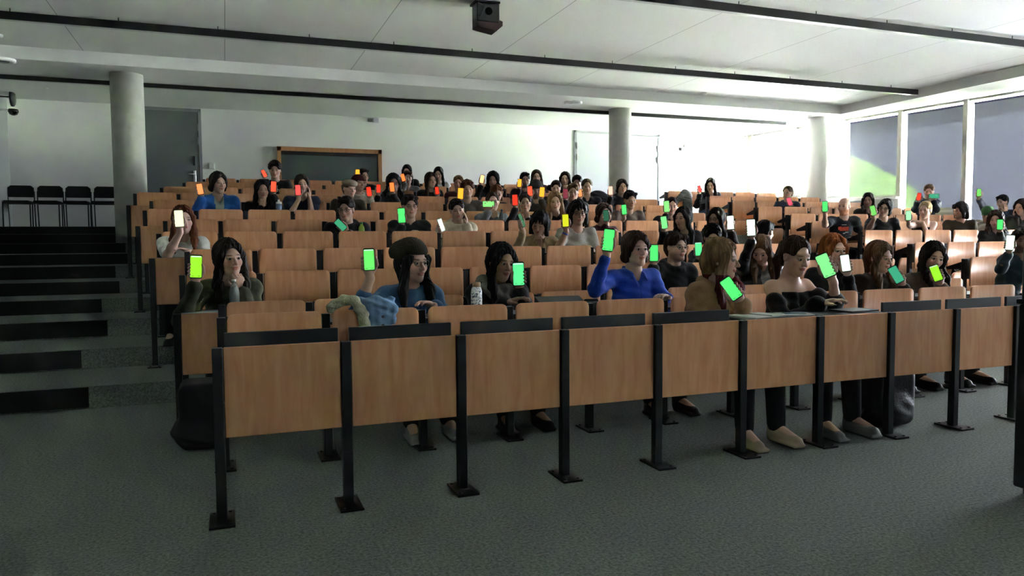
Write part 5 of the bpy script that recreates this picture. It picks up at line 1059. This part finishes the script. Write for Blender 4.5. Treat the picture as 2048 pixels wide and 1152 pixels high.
for i in range(4):
    if i == 0: r = c0
    else:
        r = c0.copy(); C.objects.link(r)
        for ch in [q for q in bpy.data.objects if q.parent == c0]:
            n_ = ch.copy(); C.objects.link(n_); n_.parent = r
    r.location = (-3.40+.457*i, 15.75-.02*i, 1.56); r.rotation_euler = (0, 0, (.02, -.01, .015, -.02)[i])
    tag(r, 'black padded stacking chair against the rear wall, %s from the left corner' % ORD[i+1], 'chair', 'black stacking chairs on the landing')

def bottle(name, loc, prof, caps, mbody, mcap, label, cat='bottle'):
    r = empty(name, loc, label, cat)
    m = MB(); m.lathe(prof, (0, 0, 0), 20); m.build('bottle_body', mbody, r); m = MB(); m.lathe(caps, (0, 0, 0), 16); m.build('bottle_cap', mcap, r)
    return r
DZ = lambda k: FL[k-1]+.787
M_pet = mat('clear_plastic', '#c8d2d2', .12, trans=.75); M_therm = bpy.data.materials.new('floral_bottle'); M_therm.use_nodes = True
nt = M_therm.node_tree; b = nt.nodes['Principled BSDF']; t = nt.nodes.new('ShaderNodeTexCoord'); vz = nt.nodes.new('ShaderNodeTexNoise'); vz.inputs['Scale'].default_value = 38; vz.inputs['Distortion'].default_value = 2.5
cr = nt.nodes.new('ShaderNodeValToRGB'); cr.color_ramp.elements[0].position = .44; cr.color_ramp.elements[1].position = .5; cr.color_ramp.elements[0].color = lin('#3d4a70'); cr.color_ramp.elements[1].color = lin('#d8dbe0')
nt.links.new(t.outputs['Object'], vz.inputs['Vector']); nt.links.new(vz.outputs[0], cr.inputs[0]); nt.links.new(cr.outputs[0], b.inputs['Base Color']); b.inputs['Roughness'].default_value = .3
bottle('thermos_bottle', (1.51, 4.63, .787), [(.034, 0), (.036, .01), (.036, .14), (.030, .165), (.024, .175)], [(.025, .172), (.026, .175), (.026, .20), (.022, .203)], M_therm, mat('bamboo_lid', '#8a6a4a', .5), 'white steel bottle with blue floral pattern beside the person in the grey scarf')
bottle('water_bottle', (0.053, 5.56, .787), [(.033, 0), (.035, .02), (.033, .06), (.035, .10), (.033, .14), (.014, .185), (.012, .20)], [(.014, .198), (.014, .215)], M_pet, M_wplast, 'clear plastic water bottle on the desk before the person resting chin on fist')
bottle('juice_bottle', (1.4, 8.3, DZ(6)), [(.033, 0), (.036, .02), (.034, .09), (.030, .12), (.015, .145), (.014, .155)], [(.016, .153), (.016, .172)], mat('juice', '#8fa83e', .2), mat('green_cap', '#3a8a4a', .4), 'small bottle of yellow-green juice before the person in the black hoodie')
bottle('sports_bottle', (0.661, 10.1, DZ(8)), [(.036, 0), (.038, .02), (.035, .07), (.038, .11), (.036, .15)], [(.037, .149), (.034, .175), (.014, .18), (.013, .205)], mat('blue_grey_bottle', '#6d7f9e', .2), M_wplast, 'blue-grey sports bottle with white lid behind the eighth row desk')
bottle('water_bottle', (3.353, 9.2, DZ(7)), [(.033, 0), (.035, .02), (.033, .08), (.035, .12), (.014, .18), (.012, .20)], [(.014, .198), (.014, .215)], M_pet, mat('blue_cap', '#3a60a0', .4), 'tall clear plastic bottle before the person in the grey hoodie')
# front desk papers and laptop-like pads
def flat(name, loc, sx, sy, h_, rz, mt, label, cat, parts=None):
    r = empty(name, loc, label, cat, None, rz); m = MB(); m.box(-sx/2, sx/2, -sy/2, sy/2, 0, h_); m.build('sheet' if h_ < .004 else 'body', mt, r); return r
M_paper = mat('paper', '#c9ccc6', .8)
r = flat('notebook', (3.02, 3.76, .787), .30, .21, .006, .25, M_paper, 'open white notebook on the front desk before the person in the tan coat', 'notebook')
m = MB(); m.box(-.004, .004, -.105, .105, .006, .009); m.build('spine', M_dark, r)
r = flat('notepad', (3.28, 3.74, .787), .21, .15, .004, -.4, M_paper, 'white sheets with a teal card on the front desk beside the open notebook', 'papers')
m = MB(); m.box(-.06, .07, -.03, .045, .0045, .008); m.build('teal_card', mat('teal_card', '#557c80', .5), r)
r = flat('tablet', (3.78, 3.76, .787), .25, .18, .009, .1, M_dark, 'dark tablet lying on the front desk before the person with the ponytail', 'tablet')
r = flat('notebook', (1.37, 4.60, .79), .16, .20, .015, .3, mat('paper2', '#c9ccc6', .8), 'small white notebook on the desk before the person in the olive beanie', 'notebook')
r = empty('laptop', (2.13, 4.66, .787), 'dark closed laptop tilted on the desk right of the floral bottle', 'laptop', None, -.1)
m = MB(); m.box(-.16, .16, -.11, .11, .0, .012, .003); m.build('base', M_dark, r); m = MB(); m.prism([(-.11, .014), (.11, .075), (.11, .083), (-.11, .022)], 'x', -.16, .16); m.build('lid', mat('laptop_lid', '#24262a', .4), r)
r = flat('paper_sheet', (-.17, 5.55, .787), .24, .2, .002, .1, mat('paper3', '#b8c4c4', .8), 'white paper on the row end desk left of the water bottle', 'paper')

# bags and garments
def soft(name, mats, build, loc, label, cat, h_=.011, ext=(.4, .4, .5), matfn=None):
    loc = np.array(loc, float); q = Field(-np.array(ext), np.array(ext), [[(1, 0)]*3], h_, h_); build(q)
    o = bpy.data.objects.new(name, q.mesh(name, mats, None, matfn)); C.objects.link(o); o.location = loc; return tag(o, label, cat)
wr = lambda X, Y, Z: .006*np.sin(33*X+14*np.sin(9*Z))*np.sin(24*Z+13*Y)
wr3 = lambda X, Y, Z: .008*np.sin(48*X+9*np.sin(16*Z))*np.sin(30*Z+20*X)
wr2 = lambda X, Y, Z: .010*np.sin(40*X+5*np.sin(14*Z))+.004*np.sin(80*X+30*Z)
# denim jacket with pale fleece lining thrown over the second backrest of the front row
def denim(q):
    # falls over the front of the backrest in soft pleats, tail behind
    for t in range(8):
        x = -.005+.024*t; dz = (-.10, -.15, -.19, -.215, -.21, -.18, -.15, -.10)[t]; top_ = (.035, .05, .06, .055, .045, .03, .015, -.005)[t]
        q.cap((x, -.028, top_-.02), (x*.85+.012, -.048-.008*(t % 2), dz), .017+.009*(t % 2), .014, .010, mod=wr3); q.cap((x, -.028, top_-.015), (x, .05, .02), .022, None, .012, mod=wr3); q.cap((x, .05, .02), (x, .085, -.16), .018, None, .015, mod=wr3)
    q.cap((-.03, .02, .03), (-.16, .03, .025), .022, .016, .02, mod=wr3)
def lining(q):
    P4 = [(-.20, -.02, .0), (-.14, -.035, .04), (-.07, -.05, .035), (-.035, -.065, -.04), (-.02, -.075, -.12), (.03, -.075, -.19), (.09, -.07, -.205)]
    for a, b2 in zip(P4, P4[1:]): q.cap(a, b2, .027, .025, .02, mod=wr)
    q.cap((-.20, -.02, .0), (-.15, .05, .03), .024, None, .02, mod=wr); q.cap((-.03, -.05, -.02), (.01, -.05, -.14), .03, .02, .02, mod=wr)
JL = (0.763, 4.44, 0.878)
o = soft('denim_jacket', [mat('denim', '#6f90b2', .9, bump=.5, bscale=60, var=.3, vscale=10)], denim, JL, 'washed blue denim jacket with pale fleece lining draped over a front row backrest', 'jacket')
q_ = Field((-.3, -.2, -.2), (.2, .2, .2), [[(1, 0)]*3], .008, .008); lining(q_)
ln = bpy.data.objects.new('fleece_lining', q_.mesh('fleece_lining', [mat('fleece', '#a19e86', .95, bump=.8, bscale=90, var=.25, vscale=25)])); C.objects.link(ln); ln.parent = o
m = MB()
for z in (-.06, -.11, -.16): m.cyl((.085, -.078, z), (.085, -.085, z), .008, n=10)
m.build('button', M_metal, o)
# backpack with neon piping on an empty second row seat
def bpack(q):
    q.slab((0, 0, .17), (.155, .10, .17), (XH, YH, ZH), .06, .01); q.ell((0, -.06, .12), (.125, .07, .10), None, .03, mod=wr); q.cap((-.05, .0, .35), (.05, .0, .35), .012, None, .01)
o = soft('backpack', [mat('nylon_black', '#0c0e10', .6, bump=.3, bscale=80)], bpack, (2.595, 5.15, .45), 'black backpack with neon yellow trim on the seat left of the blue shirt', 'backpack')
m = MB(); m.tube([(-.06, -.115, .27), (0, -.125, .245), (.07, -.12, .235), (.12, -.11, .27), (.10, -.105, .31)], .012, 8); m.build('neon_trim', mat('neon', '#b4c81e', .6), o)
# backpack on the floor below the eighth desk
o = soft('backpack', [mat('nylon_black', '#0c0e10', .6)], lambda q: (q.slab((0, 0, .2), (.19, .12, .20), (XH, YH, ZH), .07, .01), q.ell((-.02, -.08, .13), (.16, .08, .12), None, .03, mod=wr)), (4.121, 3.828, 0), 'black backpack standing on the carpet under the front row desks', 'backpack')
m = MB(); m.tube([(-.19, -.02, .12), (-.27, -.05, .09), (-.29, -.07, .03), (-.25, -.08, .015), (-.17, -.06, .03)], .011, 8); m.build('strap', mat('strap', '#0c0e10', .8), o)
o = soft('duffel_bag', [mat('nylon_black2', '#08090b', .8)], lambda q: (q.slab((0, 0, .2), (.13, .16, .2), (XH, YH, ZH), .05, .01), q.ell((-.02, -.04, .10), (.16, .17, .10), None, .04, mod=wr)), (-.16, 5.05, .0), 'dark bag on the floor below the first row end desk', 'bag')
o = soft('black_coat', [mat('coat_black', '#0d0f14', .9, bump=.3)], lambda q: (q.ell((0, 0, .0), (.20, .09, .13), None, .03, mod=wr), q.ell((-.16, .0, -.06), (.16, .08, .08), None, .04, mod=wr), q.ell((.17, 0, -.05), (.12, .08, .10), None, .04, mod=wr)), (5.978, 11.6, 1.977), 'black coat heaped over a backrest in front of the grey double door', 'coat')
o = soft('grey_coat', [mat('coat_grey', '#777b7b', .9, bump=.4, var=.2)], lambda q: (q.cap((-.16, 0, -.05), (.02, 0, .08), .06, .09, .04, mod=wr), q.cap((.02, 0, .08), (.10, .0, .05), .09, .08, .04, mod=wr), q.cap((.06, -.02, .05), (.08, -.03, -.28), .10, .10, .04, mod=wr), q.cap((-.2, .02, -.08), (-.26, .03, -.16), .06, .04, .03, mod=wr)), (9.075, 13.68, 2.135), 'pale grey coat draped over the row end beside the person at the top right', 'coat')
o = soft('black_coat', [mat('coat_black', '#0d0f14', .9)], lambda q: (q.ell((0, 0, .02), (.14, .07, .07), None, .03, mod=wr),), (5.727, 12.9, 2.212), 'dark coat lump on a top row backrest left of the grey-green jacket', 'coat')
